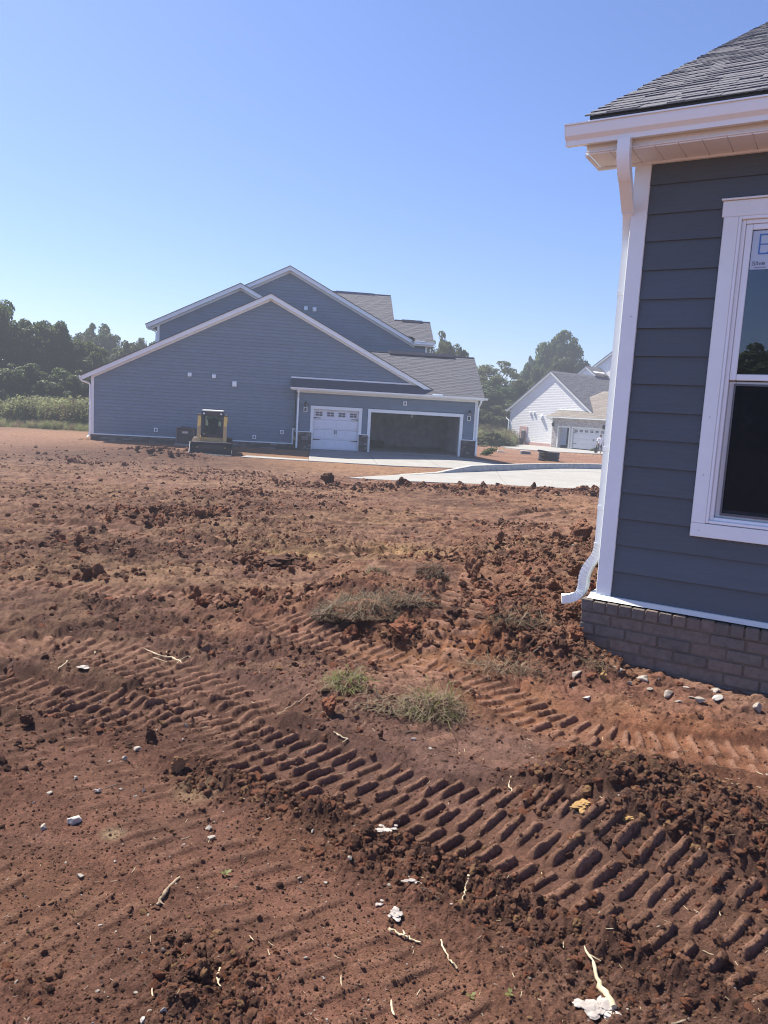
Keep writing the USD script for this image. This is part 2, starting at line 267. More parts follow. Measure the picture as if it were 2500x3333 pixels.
PATCH = [  # soil of another kind lying on the ground: place, size, how much, colour
    (915, 1810, .45, .9, (.36, .24, .11)), (1330, 1790, .5, .85, (.36, .25, .12)), (1260, 1795, .5, .6, (.26, .15, .08)), (1180, 1850, .7, .4, (.24, .13, .075)), (640, 2565, .10, .95, (.36, .25, .15)), (370, 2710, .045, .95, (.36, .27, .17)),
    (1500, 2120, .45, .85, (.23, .095, .042)), (1300, 2110, .5, .7, (.22, .10, .045)), (1650, 2290, .40, .8, (.24, .10, .045)), (2150, 2440, .6, .6, (.20, .085, .042)), (2300, 2400, .5, .6, (.20, .08, .04)), (2350, 2560, .5, .5, (.17, .07, .04)), (800, 2010, .6, .5, (.22, .10, .06)), (1000, 1960, .5, .4, (.2, .09, .055)),
    (1500, 2490, .55, .75, (.165, .095, .078)), (1650, 2560, .4, .7, (.165, .095, .078)), (1200, 2420, .5, .55, (.16, .09, .072)), (800, 2170, .55, .7, (.16, .09, .075)), (600, 2190, .5, .7, (.16, .09, .075)), (1800, 2590, .3, .6, (.16, .095, .08)),
    (1900, 1645, 2.5, .75, (.24, .13, .075)), (1650, 1650, 2.5, .5, (.21, .115, .07)), (1150, 1515, 4., .85, (.26, .15, .085)), (950, 1500, 4., .7, (.25, .14, .08)), (200, 1420, 5., .7, (.25, .14, .09)), (60, 1420, 6., .7, (.25, .14, .09)), (450, 1462, 4., .4, (.24, .13, .08)), (1150, 1690, 1.5, .4, (.24, .15, .085)), (300, 1560, 2.5, .35, (.22, .115, .08)), (1000, 1780, 1.2, .5, (.25, .16, .09)), (800, 1740, 1.2, .35, (.22, .14, .08)), (90, 1640, 1.6, .4, (.22, .115, .08)), (350, 1850, 1., .4, (.24, .15, .09)),
    (1020, 2700, .25, .4, (.2, .10, .055)), (1390, 2700, .05, .9, (.34, .22, .13)), (1910, 2620, .14, .8, (.24, .17, .08)), (2050, 2660, .2, .6, (.20, .14, .07)), (60, 2950, .3, .3, (.19, .10, .055)), (1600, 3180, .4, .2, (.19, .10, .06))]
PW = [(spot(X, Y)[:2], r, a, np.array(c) * 1.12) for X, Y, r, a, c in PATCH]
DARK = [(250, 2240, .9), (100, 2330, .6), (700, 2330, .7), (900, 2560, .25), (1250, 2650, .35), (1450, 2800, .3), (2100, 2660, .6), (2300, 2760, .6), (1700, 3000, .3), (2000, 3150, .3), (2400, 3250, .4), (500, 2170, .3), (400, 1790, 1.2), (850, 1660, 1.6), (600, 1660, 1.6), (1500, 1640, 1.5), (300, 2000, .8), (2200, 2600, .5), (500, 3230, .2), (350, 1480, 5.), (650, 1500, 4.)]
DW = [(spot(X, Y)[:2], r) for X, Y, r in DARK]
# where the soil is churned to clods (place, radius, strength)
ROUGH = [(1700, 1850, 1.2, 1.), (1850, 1800, 1.0, 1.), (1550, 1800, 1.2, .8), (1800, 2000, .8, 1.), (1650, 2050, .8, 1.), (1500, 1960, .7, .8), (1300, 2080, .5, .7), (1750, 2150, .5, .8), (1900, 2150, .4, .8), (1200, 2300, .4, .6), (2100, 2690, .6, 1.), (2350, 2800, .6, 1.), (1950, 2630, .4, 1.), (1800, 2690, .25, .8), (1800, 2620, .2, .6),
         (200, 2330, .5, .8), (450, 2260, .4, .6), (60, 2430, .35, .6), (900, 2570, .22, .9), (1060, 2640, .2, .8), (720, 2520, .25, .8), (1300, 2780, .22, .9), (1450, 2870, .2, .8), (1650, 2960, .2, .8), (1800, 3060, .2, .7), (2050, 3180, .35, .6), (2350, 3200, .3, .7), (650, 3220, .25, .8), (120, 3140, .2, .6), (600, 1700, 1.4, .8), (350, 1760, 1.2, .7), (700, 1620, 2., .8), (300, 1680, 1.5, .7), (900, 1850, .8, .6), (400, 1960, .6, .6), (100, 1840, .8, .6), (1000, 2100, .6, .7), (850, 1960, .6, .6), (550, 1480, 3., 1.), (1000, 1620, 2., .8), (1500, 1610, 2., 1.), (1800, 1610, 2., 1.), (2000, 1610, 2., 1.), (700, 2100, .6, .5), (1150, 2180, .5, .6)]
RW = [(spot(X, Y)[:2], r, a) for X, Y, r, a in ROUGH]
def gsum(x, y, items):
    o = np.zeros_like(x)
    for p, r, a in items:
        dx = x - p[0]; dy = y - p[1]; m = (np.abs(dx) < 2.6 * r) & (np.abs(dy) < 2.6 * r)
        if m.any(): o[m] = np.maximum(o[m], a * np.exp(-(dx[m] ** 2 + dy[m] ** 2) / (r * r)))
    return o
def billow(p, s, seed, o=4): return sum(.55 ** k * np.abs(2 * meshkit.noise(p * (s * 2.03 ** k), seed + k) - 1) for k in range(o)) / sum(.55 ** k for k in range(o))
def ground_field(x, y):
    """Height and soil colour of the ground at the points x, y."""
    n = len(x); p = np.stack([x, y, np.zeros(n)], 1); r = np.hypot(x, y); zb = zbase(x, y)
    big = meshkit.fbm(p * .45, 3, 11) - .5
    u = x * EU[0] + y * EU[1]; v = x * EV[0] + y * EV[1]
    warp = np.stack([meshkit.fbm(p * 1.7, 3, 21), meshkit.fbm(p * 1.7, 3, 31), np.zeros(n)], 1) - .5
    q = p + .35 * warp
    rough = np.clip(gsum(q[:, 0], q[:, 1], RW) * 1.25, 0, 1)
    site = 1 - sstep(v, 47, 53) * (1 - sstep(u, 9., 14.) * (1 - sstep(v, 84, 90)))         # the dug site, not the grown field behind it
    amb = np.clip(.34 + 1.5 * (meshkit.fbm(q * np.array([.55, 1.1, 1]), 3, 5) - .45), .12, .8) * sstep(r, 3., 7.) + .10
    rough = np.maximum(rough, amb * site)
    rough *= 1 - .8 * sstep(v, 26, 34) * (1 - gsum(x, y, [(spot(550, 1480)[:2], 3.2, 1.)])) * (1 - gsum(x, y, [(m[0][:2], 2.0, 1.) for m in MW[-9:]]))
    mound = np.zeros(n)
    for c, rr, hh in MW:
        dx = q[:, 0] - c[0]; dy = q[:, 1] - c[1]; m = (np.abs(dx) < 3 * rr) & (np.abs(dy) < 3 * rr); mound[m] += hh * np.exp(-(dx[m] ** 2 + dy[m] ** 2) / (rr * rr))
    ph = p.copy(); 
    lump = billow(ph, 2.2, 41, 3); clod = billow(ph, 6.5, 51, 4); fine = meshkit.fbm(ph * 38., 3, 61) - .5; grit = meshkit.noise(ph * 130., 71) - .5
    crumb = billow(ph, 24., 81, 3)
    loose = rough * (.10 * (lump - .30) + .075 * (clod - .33) + .026 * (crumb - .3)) + (.006 + .018 * rough) * fine * 2 + (.003 + .003 * rough) * grit + .012 * (meshkit.fbm(p * 7., 3, 91) - .5)
    flake = sstep(meshkit.fbm(q * 9.5, 3, 95), .42, .58); flake2 = sstep(meshkit.fbm(q * 21., 3, 96), .44, .56); midr = sstep(r, 3.4, 5.) * (1 - sstep(v, 30, 38)) * site
    loose = loose + midr * (.30 + rough) * (.030 * (flake - .5) + .016 * (flake2 - .5))
    inside = np.zeros(n); bars = np.zeros(n); dig = np.zeros(n); edge = np.zeros(n)
    for tr in TRACKS:
        W = tr['width'] / 2; L = tr['line']; lo = L.min(0) - .8; hi = L.max(0) + .8
        idx = np.nonzero((x > lo[0]) & (x < hi[0]) & (y > lo[1]) & (y < hi[1]))[0]
        if not len(idx): continue
        dd, j = tr['tree'].query(np.stack([x[idx], y[idx]], 1), distance_upper_bound=.7); ok = np.isfinite(dd); idx = idx[ok]; j = j[ok]
        t_ = tr['tan'][j]; dv = np.stack([x[idx], y[idx]], 1) - L[j]; s = tr['s'][j] + (dv * t_).sum(1); t = t_[:, 0] * dv[:, 1] - t_[:, 1] * dv[:, 0]
        wob = meshkit.fbm(p[idx] * 5., 3, 100 + tr['seed']) - .5; t = t + .035 * wob; s = s + .014 * (meshkit.fbm(p[idx] * 9., 2, 130 + tr['seed']) - .5)
        fade = sstep(meshkit.fbm(p[idx] * .9, 2, 150 + tr['seed']), .5 - .38 * tr['density'], .60 - .25 * tr['density'])
        ins = sstep(W + .03 - np.abs(t), 0, .06) * fade
        b = np.zeros(len(idx)); R_ = tr['rows']; rw = 2 * W / R_
        for k in range(R_):
            ph_ = (s - tr['skew'] * t) / tr['pitch'] + (.5 if k % 2 else 0.) ; i0 = np.round(ph_); ds = (ph_ - i0) * tr['pitch'] + .007 * (h01(i0, tr['seed'] + 9 * k) - .5) * 2
            tc = (k + .5) * rw - W; ln = rw * (.36 + .12 * h01(i0, tr['seed'] + 5 + k)); hh = .72 + .28 * h01(i0, tr['seed'] + 17 + k); hh = hh * (h01(i0, tr['seed'] + 23 + k) < .55 + .45 * tr['density'])
            prof = np.clip(1 - (ds / (tr['barw'] * 1.25 * tr['pitch'])) ** 4, 0, 1) * sstep(ln + .012 - np.abs(t - tc - .03 * (h01(i0, 3 + k) - .5)), 0, .03)
            b = np.maximum(b, prof * hh)
        b *= .78 + .22 * sstep(meshkit.fbm(p[idx] * 2.6, 3, 190 + tr['seed']), .34, .52); b *= .7 + .3 * sstep(meshkit.fbm(p[idx] * 16., 2, 195), .3, .5)
        inside[idx] = np.maximum(inside[idx], ins); bars[idx] = np.maximum(bars[idx], b * ins * tr['bar']); dig[idx] = np.maximum(dig[idx], ins * tr['depth'])
        ed = np.exp(-((np.abs(t) - W - .07) / .055) ** 2) * fade * sstep(meshkit.fbm(p[idx] * 2.4, 2, 170 + tr['seed']), .3, .6); edge[idx] = np.maximum(edge[idx], ed * tr['berm'])
    h = zb + .10 * big * sstep(r, 2., 9.) * site * (1 - .85 * sstep(v, 30, 36)) + .03 * big + mound + loose * (1 - .86 * inside) - dig + bars * (.8 + .4 * crumb) + edge * (.45 + .9 * clod)
    h += .05 * (1 - site) * (meshkit.fbm(p * .8, 3, 7) - .5)
    # ---- soil colour
    t1 = meshkit.fbm(q * .8, 4, 201); t2 = meshkit.fbm(q * 3.1, 4, 211); t3 = meshkit.fbm(p * 14., 3, 221)
    base = np.array([.198, .096, .067]); dark = np.array([.072, .036, .027]); red = np.array([.195, .078, .046]); tan = np.array([.30, .185, .110]); mauve = np.array([.222, .128, .097])
    c = np.tile(base, (n, 1))
    def mix(c, col, w): return c + (np.asarray(col) - c) * w[:, None]
    c = mix(c, mauve, sstep(t1, .42, .56) * .8)
    c = mix(c, red, sstep(t2, .52, .68) * .5 * sstep(r, 2.8, 4.2))
    c = mix(c, tan, sstep(meshkit.fbm(q * np.array([.4, 1.9, 1.]), 4, 231), .48, .64) * .7 * sstep(r, 4.5, 9.))
    c = mix(c, np.array([.205, .116, .077]), sstep(r, 6., 14.) * .45)
    for cc, rr, a, col in PW:
        dx = x - cc[0]; dy = y - cc[1]; m = (np.abs(dx) < 3 * rr) & (np.abs(dy) < 3 * rr)
        if m.any():
            w = a * np.clip(1.6 * np.exp(-(dx[m] ** 2 + dy[m] ** 2) / (rr * rr)) * (.35 + 1.3 * t2[m]) - .25, 0, 1); c[m] = c[m] + (np.array(col) - c[m]) * w[:, None]
    dk = np.clip(gsum(q[:, 0], q[:, 1], [(a_, b_, 1.) for a_, b_ in DW]) * (.3 + 1.3 * t2), 0, 1)
    c = mix(c, dark, dk * .85); c = mix(c, dark, np.clip(edge / .05, 0, 1) * .6)
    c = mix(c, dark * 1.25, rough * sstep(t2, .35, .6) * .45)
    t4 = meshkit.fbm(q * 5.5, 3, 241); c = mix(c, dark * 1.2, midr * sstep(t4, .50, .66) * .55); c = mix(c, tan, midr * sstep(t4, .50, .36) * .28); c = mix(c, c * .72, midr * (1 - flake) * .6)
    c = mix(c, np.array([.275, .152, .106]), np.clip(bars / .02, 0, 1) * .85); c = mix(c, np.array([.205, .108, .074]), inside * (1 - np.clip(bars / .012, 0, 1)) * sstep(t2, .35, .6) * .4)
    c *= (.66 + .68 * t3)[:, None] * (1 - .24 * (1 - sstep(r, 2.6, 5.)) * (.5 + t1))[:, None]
    grassy = (1 - site) * (.55 + .45 * sstep(t1, .3, .5)); c = mix(c, np.array([.075, .085, .033]) * (.7 + .6 * t3)[:, None], np.clip(grassy, 0, 1))
    return h, np.clip(c, .004, 1), rough, inside
def grid_axis(segs):
    out = []
    for a, b, st in segs: out += list(np.arange(a, b, st))
    return np.array(out)
ANG = np.radians(np.r_[grid_axis([(-180, -60, 6.), (-60, -36, 1.5), (-36, 36, .088), (36, 60, 1.5), (60, 180.01, 6.)])])
_r = [.25, .5, .8]; 
while _r[-1] < 62: _r.append(_r[-1] * 1.0034 if _r[-1] > 1.35 else _r[-1] * 1.03)
while _r[-1] < 900: _r.append(_r[-1] * 1.06)
RAD = np.array(_r)
_A, _Rr = np.meshgrid(ANG, RAD)
gx = (_Rr * np.sin(_A)).ravel(); gy = (_Rr * np.cos(_A)).ravel()
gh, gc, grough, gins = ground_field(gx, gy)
_gp = shapely.points(gx, gy)
for poly, drop in ((P_drive, .10), (P_road, .10), (P_far, .10)):
    b = poly.bounds; m = (gx > b[0] - .5) & (gx < b[2] + .5) & (gy > b[1] - .5) & (gy < b[3] + .5); ii = np.nonzero(m)[0]
    dist = shapely.distance(_gp[ii], poly); near = ii[dist < .25]; w = 1 - np.clip(dist[dist < .25] / .25, 0, 1)
    tgt = zbase(gx[near], gy[near]) - np.where(dist[dist < .25] <= 0, drop, .02)
    gh[near] = np.where(dist[dist < .25] <= 0, tgt, gh[near] * (1 - w) + np.minimum(gh[near], tgt + .05) * w)
# under the houses the ground is level
_u = gx * EU[0] + gy * EU[1]; _v = gx * EV[0] + gy * EV[1]
for u0, u1, v0, v1 in ((-10.5, 10.2, HB - .05, 60.), (-10.7, 10.2, 40.6, HB)):
    m = (_u > u0) & (_u < u1) & (_v > v0) & (_v < v1); gh[m] = np.minimum(gh[m], zbase(gx[m], gy[m]) - .06)
NR, NA = len(RAD), len(ANG)
_i, _j = np.meshgrid(np.arange(NR - 1), np.arange(NA - 1), indexing='ij'); _q = np.stack([_i * NA + _j, (_i + 1) * NA + _j, (_i + 1) * NA + _j + 1, _i * NA + _j + 1], -1).reshape(-1, 4)
gf = np.vstack([_q[:, [0, 2, 1]], _q[:, [0, 3, 2]]])
gv = np.stack([gx, gy, gh], 1)
M['soil'] = usdkit.material(stage, '/World/Looks/soil', {
    'a': ('attribute', {'attribute': 'soil'}), 'g': ('geometry', {}),
    'n1': ('noise_texture', {'scale': 60., 'detail': 5., 'roughness': .65}), 'r1': ('map_range', {'from_min': .3, 'from_max': .7, 'to_min': .72, 'to_max': 1.28}),
    'v': ('voronoi_texture', {'scale': 210.}), 'wn': ('rgb_ramp', {'ramp': [(0., (.72, .70, .70)), (.12, (.85, .84, .84)), (.25, (1, 1, 1)), (.88, (1, 1, 1)), (.95, (1.25, 1.22, 1.18)), (1., (1.6, 1.55, 1.45))]}), 'sx': ('separate_color', {}),
    'h': ('hsv', {}), 'n2': ('noise_texture', {'scale': 160., 'detail': 4., 'roughness': .7}), 'b': ('bump', {'strength': .9, 'distance': .012}), 'n3': ('noise_texture', {'scale': 420., 'detail': 3., 'roughness': .7}), 'b3': ('bump', {'strength': .7, 'distance': .004}),
    'mm': ('mix_color', {'blend_type': 'multiply', 'fac': 1.0, 'use_clamp': False}), 'p': ('principled_bsdf', {'roughness': .95, 'specular_ior_level': .12, 'diffuse_roughness': .6})},
    [('g.position', 'n1.vector'), ('g.position', 'n2.vector'), ('g.position', 'v.vector'), ('n1.fac', 'r1.value'), ('r1.result', 'h.value'), ('a.color', 'h.color'), ('v.color', 'sx.color'), ('sx.r', 'wn.fac'), ('h.color', 'mm.a'), ('wn.color', 'mm.b'), ('mm.result', 'p.base_color'),
     ('n2.fac', 'b.height'), ('g.position', 'n3.vector'), ('n3.fac', 'b3.height'), ('b.normal', 'b3.normal'), ('b3.normal', 'p.normal')], surface='p.BSDF')
gm = UsdGeom.Mesh.Define(stage, '/World/ground'); tag(gm, None, None, None, 'structure')
gm.CreatePointsAttr(Vt.Vec3fArray.FromNumpy(gv.astype(np.float32))); gm.CreateFaceVertexCountsAttr(Vt.IntArray.FromNumpy(np.full(len(gf), 3, np.int32))); gm.CreateFaceVertexIndicesAttr(Vt.IntArray.FromNumpy(gf.astype(np.int32).ravel())); gm.CreateSubdivisionSchemeAttr('none')
_gn = meshkit.arrays((gv, gf), True)[2]; gm.CreateNormalsAttr(Vt.Vec3fArray.FromNumpy(_gn.astype(np.float32))); gm.SetNormalsInterpolation('vertex')
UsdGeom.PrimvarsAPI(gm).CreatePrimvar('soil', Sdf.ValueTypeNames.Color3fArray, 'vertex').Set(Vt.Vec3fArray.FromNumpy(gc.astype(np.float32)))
UsdShade.MaterialBindingAPI.Apply(gm.GetPrim()).Bind(M['soil'])
GH = gh.reshape(NR, NA); GRO = grough.reshape(NR, NA); GIN = gins.reshape(NR, NA)
def gsample(F, x, y):
    r = np.hypot(x, y); a = np.arctan2(x, y); i = np.clip(np.searchsorted(RAD, r) - 1, 0, NR - 2); j = np.clip(np.searchsorted(ANG, a) - 1, 0, NA - 2)
    fr = np.clip((r - RAD[i]) / (RAD[i + 1] - RAD[i]), 0, 1); fa = np.clip((a - ANG[j]) / (ANG[j + 1] - ANG[j]), 0, 1)
    return F[i, j] * (1 - fr) * (1 - fa) + F[i + 1, j] * fr * (1 - fa) + F[i, j + 1] * (1 - fr) * fa + F[i + 1, j + 1] * fr * fa
def gz(x, y): return float(gsample(GH, np.array([x]), np.array([y]))[0])
def on_ground(X, Y, dz=0.):
    p = spot(X, Y); r = ray(X, Y)
    for _ in range(14):
        z = gz(p[0], p[1]); t = (z - EYE) / r[2] if r[2] < -1e-4 else p[1]; t = np.clip(.5 * (t + p[1]), .6, 400); p = np.array([r[0] * t, t, 0.])
    p[2] = gz(p[0], p[1]) + dz; return p

# ---- concrete
def sheet(name, poly, mats, lift, thick=.1, step=1.0, joints=None, label=None):
    """A cast slab that follows the ground."""
    tri = shapely.constrained_delaunay_triangles(shapely.segmentize(poly, step)) if hasattr(shapely, 'constrained_delaunay_triangles') else None
    pts = np.array(shapely.segmentize(poly, step).exterior.coords)[:-1]
    b = poly.bounds; g = np.array([(a, c) for a in np.arange(b[0], b[2], step) for c in np.arange(b[1], b[3], step)]); g = g[shapely.contains_xy(poly.buffer(-.25), g[:, 0], g[:, 1])] if len(g) else g
    from scipy.spatial import Delaunay
    P = np.vstack([pts, g]) if len(g) else pts; T = Delaunay(P).simplices; cen = P[T].mean(1); T = T[shapely.contains_xy(poly.buffer(1e-6), cen[:, 0], cen[:, 1])]
    a = P[T]; ar = (a[:, 1, 0] - a[:, 0, 0]) * (a[:, 2, 1] - a[:, 0, 1]) - (a[:, 1, 1] - a[:, 0, 1]) * (a[:, 2, 0] - a[:, 0, 0]); T[ar < 0] = T[ar < 0][:, ::-1]; T = T[np.abs(ar) > 1e-7]
    z = zbase(P[:, 0], P[:, 1]) + lift; m = MB(); m.add(np.c_[P, z], T); n = len(pts)
    side_v = np.vstack([np.c_[pts, z[:n]], np.c_[pts, z[:n] - thick - .12]]); k = np.arange(n); k2 = (k + 1) % n
    ccw = poly.exterior.is_ccw; q = np.stack([k, k + n, k2 + n, k2], 1); m.add(side_v, q if ccw else q[:, ::-1])
    pth = m.build(name, mats); tag(stage.GetPrimAtPath(pth), None, None, None, 'structure'); return pth
mslab = M['concrete']
# driveway with tooled joints: slabs are separate panels of one sheet with narrow gaps between
def split_poly(poly, lines, gap=.012):
    from shapely.ops import split
    cut = shapely.union_all([LineString(l).buffer(gap) for l in lines]); d = poly.difference(cut); return list(getattr(d, 'geoms', [d]))
dl = [[hw(a, 30), hw(b, 48)] for a, b in ((.80, .92), (4.05, 4.15), (7.2, 6.9), (10.6, 10.4), (14, 13.6), (18, 17.5))]
for piece in split_poly(P_drive, dl):
    if piece.area > .3: sheet('driveway', piece, 'concrete', .035, step=.8)
rl = [[(-6, 40), (30, 28.5)], [(4.0, 20), (6.2, 50)], [(10.5, 20), (13.0, 60)], [(17, 20), (20, 60)]]
for piece in split_poly(P_road, rl, .01):
    if piece.area > .3: sheet('road', piece, 'concrete', .03, step=.8)
sheet('pavement', P_far, 'concrete', .03, step=3.)
# kerb
k = MB(); prof = [(-.14, -.25), (-.14, .255), (-.12, .28), (.06, .28), (.10, .26), (.14, .0), (.14, -.25)]
kz = zbase(kerb_line[:, 0], kerb_line[:, 1]) + .03
hgt = np.interp(np.arange(len(kerb_line)), [0, 3, 6, len(kerb_line)], [.02, .12, 1., 1.])
d = np.gradient(kerb_line, axis=0); d /= np.linalg.norm(d, axis=1, keepdims=True); nn = np.stack([d[:, 1], -d[:, 0]], 1)
kv = [[*(kerb_line[i] + nn[i] * a), kz[i] + (b * hgt[i] if b > 0 else b)] for i in range(len(kerb_line)) for a, b in prof]
kn = len(prof); kf = np.array([[i * kn + j, (i + 1) * kn + j, (i + 1) * kn + (j + 1) % kn, i * kn + (j + 1) % kn] for i in range(len(kerb_line) - 1) for j in range(kn)])
k.add(kv, kf); k.add(kv[:kn], [[0, j, j + 1] for j in range(1, kn - 1)])
tag(stage.GetPrimAtPath(k.build('kerb', 'concrete_kerb', smooth=35)), None, None, None, 'structure')

# ------------------------------------------------------------------ grey house with the garages
rnd = random.Random(5)
H1 = Frame('gray_house', 'large blue-gray sided house with garages and white-trimmed gables beyond the dirt field', 'house', (*hw(0, HB), 0), math.degrees(YF))
def boards(parent, matn, y, z0, z1, pitch, xl, xr, proud=.030, cuts=None, name='siding_board', joined=None):
    """Lap siding: xl(z), xr(z) bound each course; cuts(z) gives x intervals left open."""
    z = z0; k = 0
    while z < z1 - .02:
        zt = min(z + pitch, z1); zm = .5 * (z + zt); spans = [(xl(z), xr(z), xl(zt), xr(zt))]
        for a, b in (cuts(zm) if cuts else []):
            new = []
            for l0, r0, l1, r1 in spans:
                if b <= max(l0, l1) or a >= min(r0, r1): new.append((l0, r0, l1, r1)); continue
                if a > max(l0, l1): new.append((l0, a, l1, a))
                if b < min(r0, r1): new.append((b, r0, b, r1))
            spans = new
        segs = []
        for l0, r0, l1, r1 in spans:
            if r0 - l0 < .02: continue
            r1 = max(r1, l1 + .005)
            js = [l0] + [q_ for q_ in np.arange(-20 + 3.66 * h01(np.array([k]), 7)[0], 20, 3.66) if max(l0, l1) + .5 < q_ < min(r0, r1) - .5] + [r0]
            segs += [(js[i], js[i + 1] - (.004 if i + 2 < len(js) else 0), l1 if i == 0 else js[i], r1 if i + 2 == len(js) else js[i + 1] - .004) for i in range(len(js) - 1)]
        for l0, r0, l1, r1 in segs:
            tp = .006; m = joined or MB()
            g = .006; m.hexa([[l0, y - proud, z + g], [r0, y - proud, z + g], [r0, y, z + g], [l0, y, z + g], [l1, y - tp, zt], [r1, y - tp, zt], [r1, y, zt], [l1, y, zt]])
            if joined is None: m.build(name, matn, parent)
        z = zt; k += 1
def shingles(parent, name, matn, org, ax, up, nrm, wid, slope_len, keep=None, expo=.145, tab=(.16, .34), thick=.010, seed=1, label=None, singles=None):
    """Laid courses of laminated shingles: each tab is its own little wedge. org = eave corner; ax along the eave; up up the slope."""
    r = np.random.default_rng(seed); org, ax, up, nrm = (np.asarray(a, float) for a in (org, ax, up, nrm)); V = []; info = []
    nrow = int(slope_len / expo)
    for i in range(nrow):
        x = -r.random() * .3
        while x < wid:
            w = r.uniform(*tab); a = max(x, 0.); b = min(x + w, wid); x += w
            if b - a < .03: continue
            c = org + ax * (.5 * (a + b)) + up * ((i + .5) * expo)
            if keep is not None and not keep(c): continue
            t = thick * r.uniform(.55, 1.4); lo = i * expo - (.012 if r.random() < .5 else -.004) - r.random() * .006; hi = (i + 1) * expo + .03
            V.append([org + ax * (a + .0015) + up * lo + nrm * 0, org + ax * (b - .0015) + up * lo, org + ax * (b - .0015) + up * hi - nrm * .002, org + ax * (a + .0015) + up * hi - nrm * .002,
                      org + ax * (a + .0015) + up * lo + nrm * t, org + ax * (b - .0015) + up * lo + nrm * t, org + ax * (b - .0015) + up * hi + nrm * .002, org + ax * (a + .0015) + up * hi + nrm * .002]); info.append(c)
    m = MB(); V = np.array(V); F = np.array([[0, 3, 2, 1], [4, 5, 6, 7], [0, 1, 5, 4], [1, 2, 6, 5], [2, 3, 7, 6], [3, 0, 4, 7]]); sing = set()
    if singles:
        order = np.argsort([np.linalg.norm(c - singles[1]) for c in info])[:singles[0]]; sing = set(order.tolist())
        for i in order: MB().add(V[i], F).build('shingle', matn, parent)
    rest = [i for i in range(len(V)) if i not in sing]
    if rest:
        W = V[rest].reshape(-1, 3); FF = (F[None] + 8 * np.arange(len(rest))[:, None, None]).reshape(-1, 4); m.add(W, FF); m.build(name, matn, parent, kind='stuff')
def down_pipe(parent, pts, name='downspout', w=.075, d=.06, side=(1, 0, 0), mt='metal_white', straps=()):
    pr = [(-w / 2, -d / 2), (w / 2, -d / 2), (w / 2, d / 2), (-w / 2, d / 2)]
    return MB().sweep(pr, pts, side).build(name, mt, parent)
P1 = H1.path
A_Y, U_Y, L_Y = .28, 5.28, 4.68
SL = .503
gx0, gx1, gtop, gax = -10.36, 7.4, 7.99, -1.326
def roofz(x): return gtop - SL * abs(x - gax)
# -- big front gable wall: boards one by one
wl = lambda z: max(-10.226, gax - (7.63 - z) / SL); wr = lambda z: min(10., gax + (7.63 - z) / SL)
def cutA(zm): return [(.14, 12.)] if zm < 3.62 else []
boards(P1, 'siding_blue', A_Y, .27, 7.6, .178, wl, wr, cuts=cutA)
MB().prism([(-10.30, .05), (.1, .05), (.1, 3.7), (6.6, 3.7), (gax, 7.65), (-10.30, 3.15)], A_Y + .020, A_Y + .12).build('wall', 'siding_blue', P1)
# foundation with its stones
MB().box(-10.39, .2, A_Y + .01, A_Y + .3, -.35, .21).build('foundation', 'mortar', P1)
def stones(parent, x0, x1, y, z0, z1, rows, depth=.03, lw=(.16, .42), name='stone', seed=1, back=True):
    r = random.Random(seed); hs = [r.uniform(.8, 1.25) for _ in range(rows)]; s = (z1 - z0) / sum(hs); z = z0
    for h in hs:
        x = x0 - r.random() * .1
        while x < x1:
            w = r.uniform(*lw); a = max(x, x0); b = min(x + w, x1); x += w
            if b - a < .03: continue
            pr = depth * r.uniform(.5, 1.2); g = .006
            MB().rbox(a + g, b - g, y - pr, y + .01, z + g, z + h * s - g, .008).build(name, 'stone_' + r.choice('aabbcdde'), parent)
        z += h * s
stones(P1, -10.40, .18, A_Y, -.12, .20, 3, .03, (.25, .6), seed=3)
MB().box(-10.40, .03, A_Y - .035, A_Y, .205, .265).build('base_trim', 'trim_white', P1)
MB().box(-10.375, -10.226, A_Y - .04, A_Y + .1, .265, 3.33).build('corner_board', 'trim_white', P1)
def rake(parent, pts, y0, y1, h, name='rake_board', mt='trim_white', off=0.):
    """A sloping board under the roof line: pts are the upper edge."""
    for (xa, za), (xb, zb_) in zip(pts[:-1], pts[1:]):
        MB().hexa([[xa, y0, za - off - h], [xb, y0, zb_ - off - h], [xb, y1, zb_ - off - h], [xa, y1, za - off - h], [xa, y0, za - off], [xb, y0, zb_ - off], [xb, y1, zb_ - off], [xa, y1, za - off]]).build(name, mt, parent)
lowroof = [(-10.79, roofz(-10.79)), (gax, gtop), (7.519, roofz(7.519))]
rake(P1, lowroof, -.02, .02, .225, off=.035)
rake(P1, lowroof, .021, .255, .02, 'rake_soffit', 'soffit_white', .20)
rake(P1, [(-10.3, roofz(-10.3)), (gax, gtop), (7.3, roofz(7.3))], A_Y - .045, A_Y + .02, .14, 'frieze_board', 'trim_white', .222)
def roof_deck(parent, xa, za, xb, zb_, y0, y1, th=.035, mt='shingle_far', name='roof'):
    return MB().hexa([[xa, y0, za - th], [xb, y0, zb_ - th], [xb, y1, zb_ - th], [xa, y1, za - th], [xa, y0, za], [xb, y0, zb_], [xb, y1, zb_], [xa, y1, za]]).build(name, mt, parent)
roof_deck(P1, -10.84, roofz(-10.84), gax, gtop, -.05, 16., mt='roof_black'); roof_deck(P1, gax, gtop, 7.57, roofz(7.57), -.05, 16., mt='roof_black')
MB().box(-10.92, -10.80, -.03, 16, roofz(-10.8) - .13, roofz(-10.8) - .02).build('gutter', 'metal_white', P1)
down_pipe(P1, [(-10.86, .05, 3.10), (-10.86, .05, 3.02), (-10.78, .08, 2.93), (-10.48, .2, 2.84), (-10.42, .22, 2.75), (-10.42, .22, .25), (-10.44, .20, .12), (-10.50, .05, .05)])
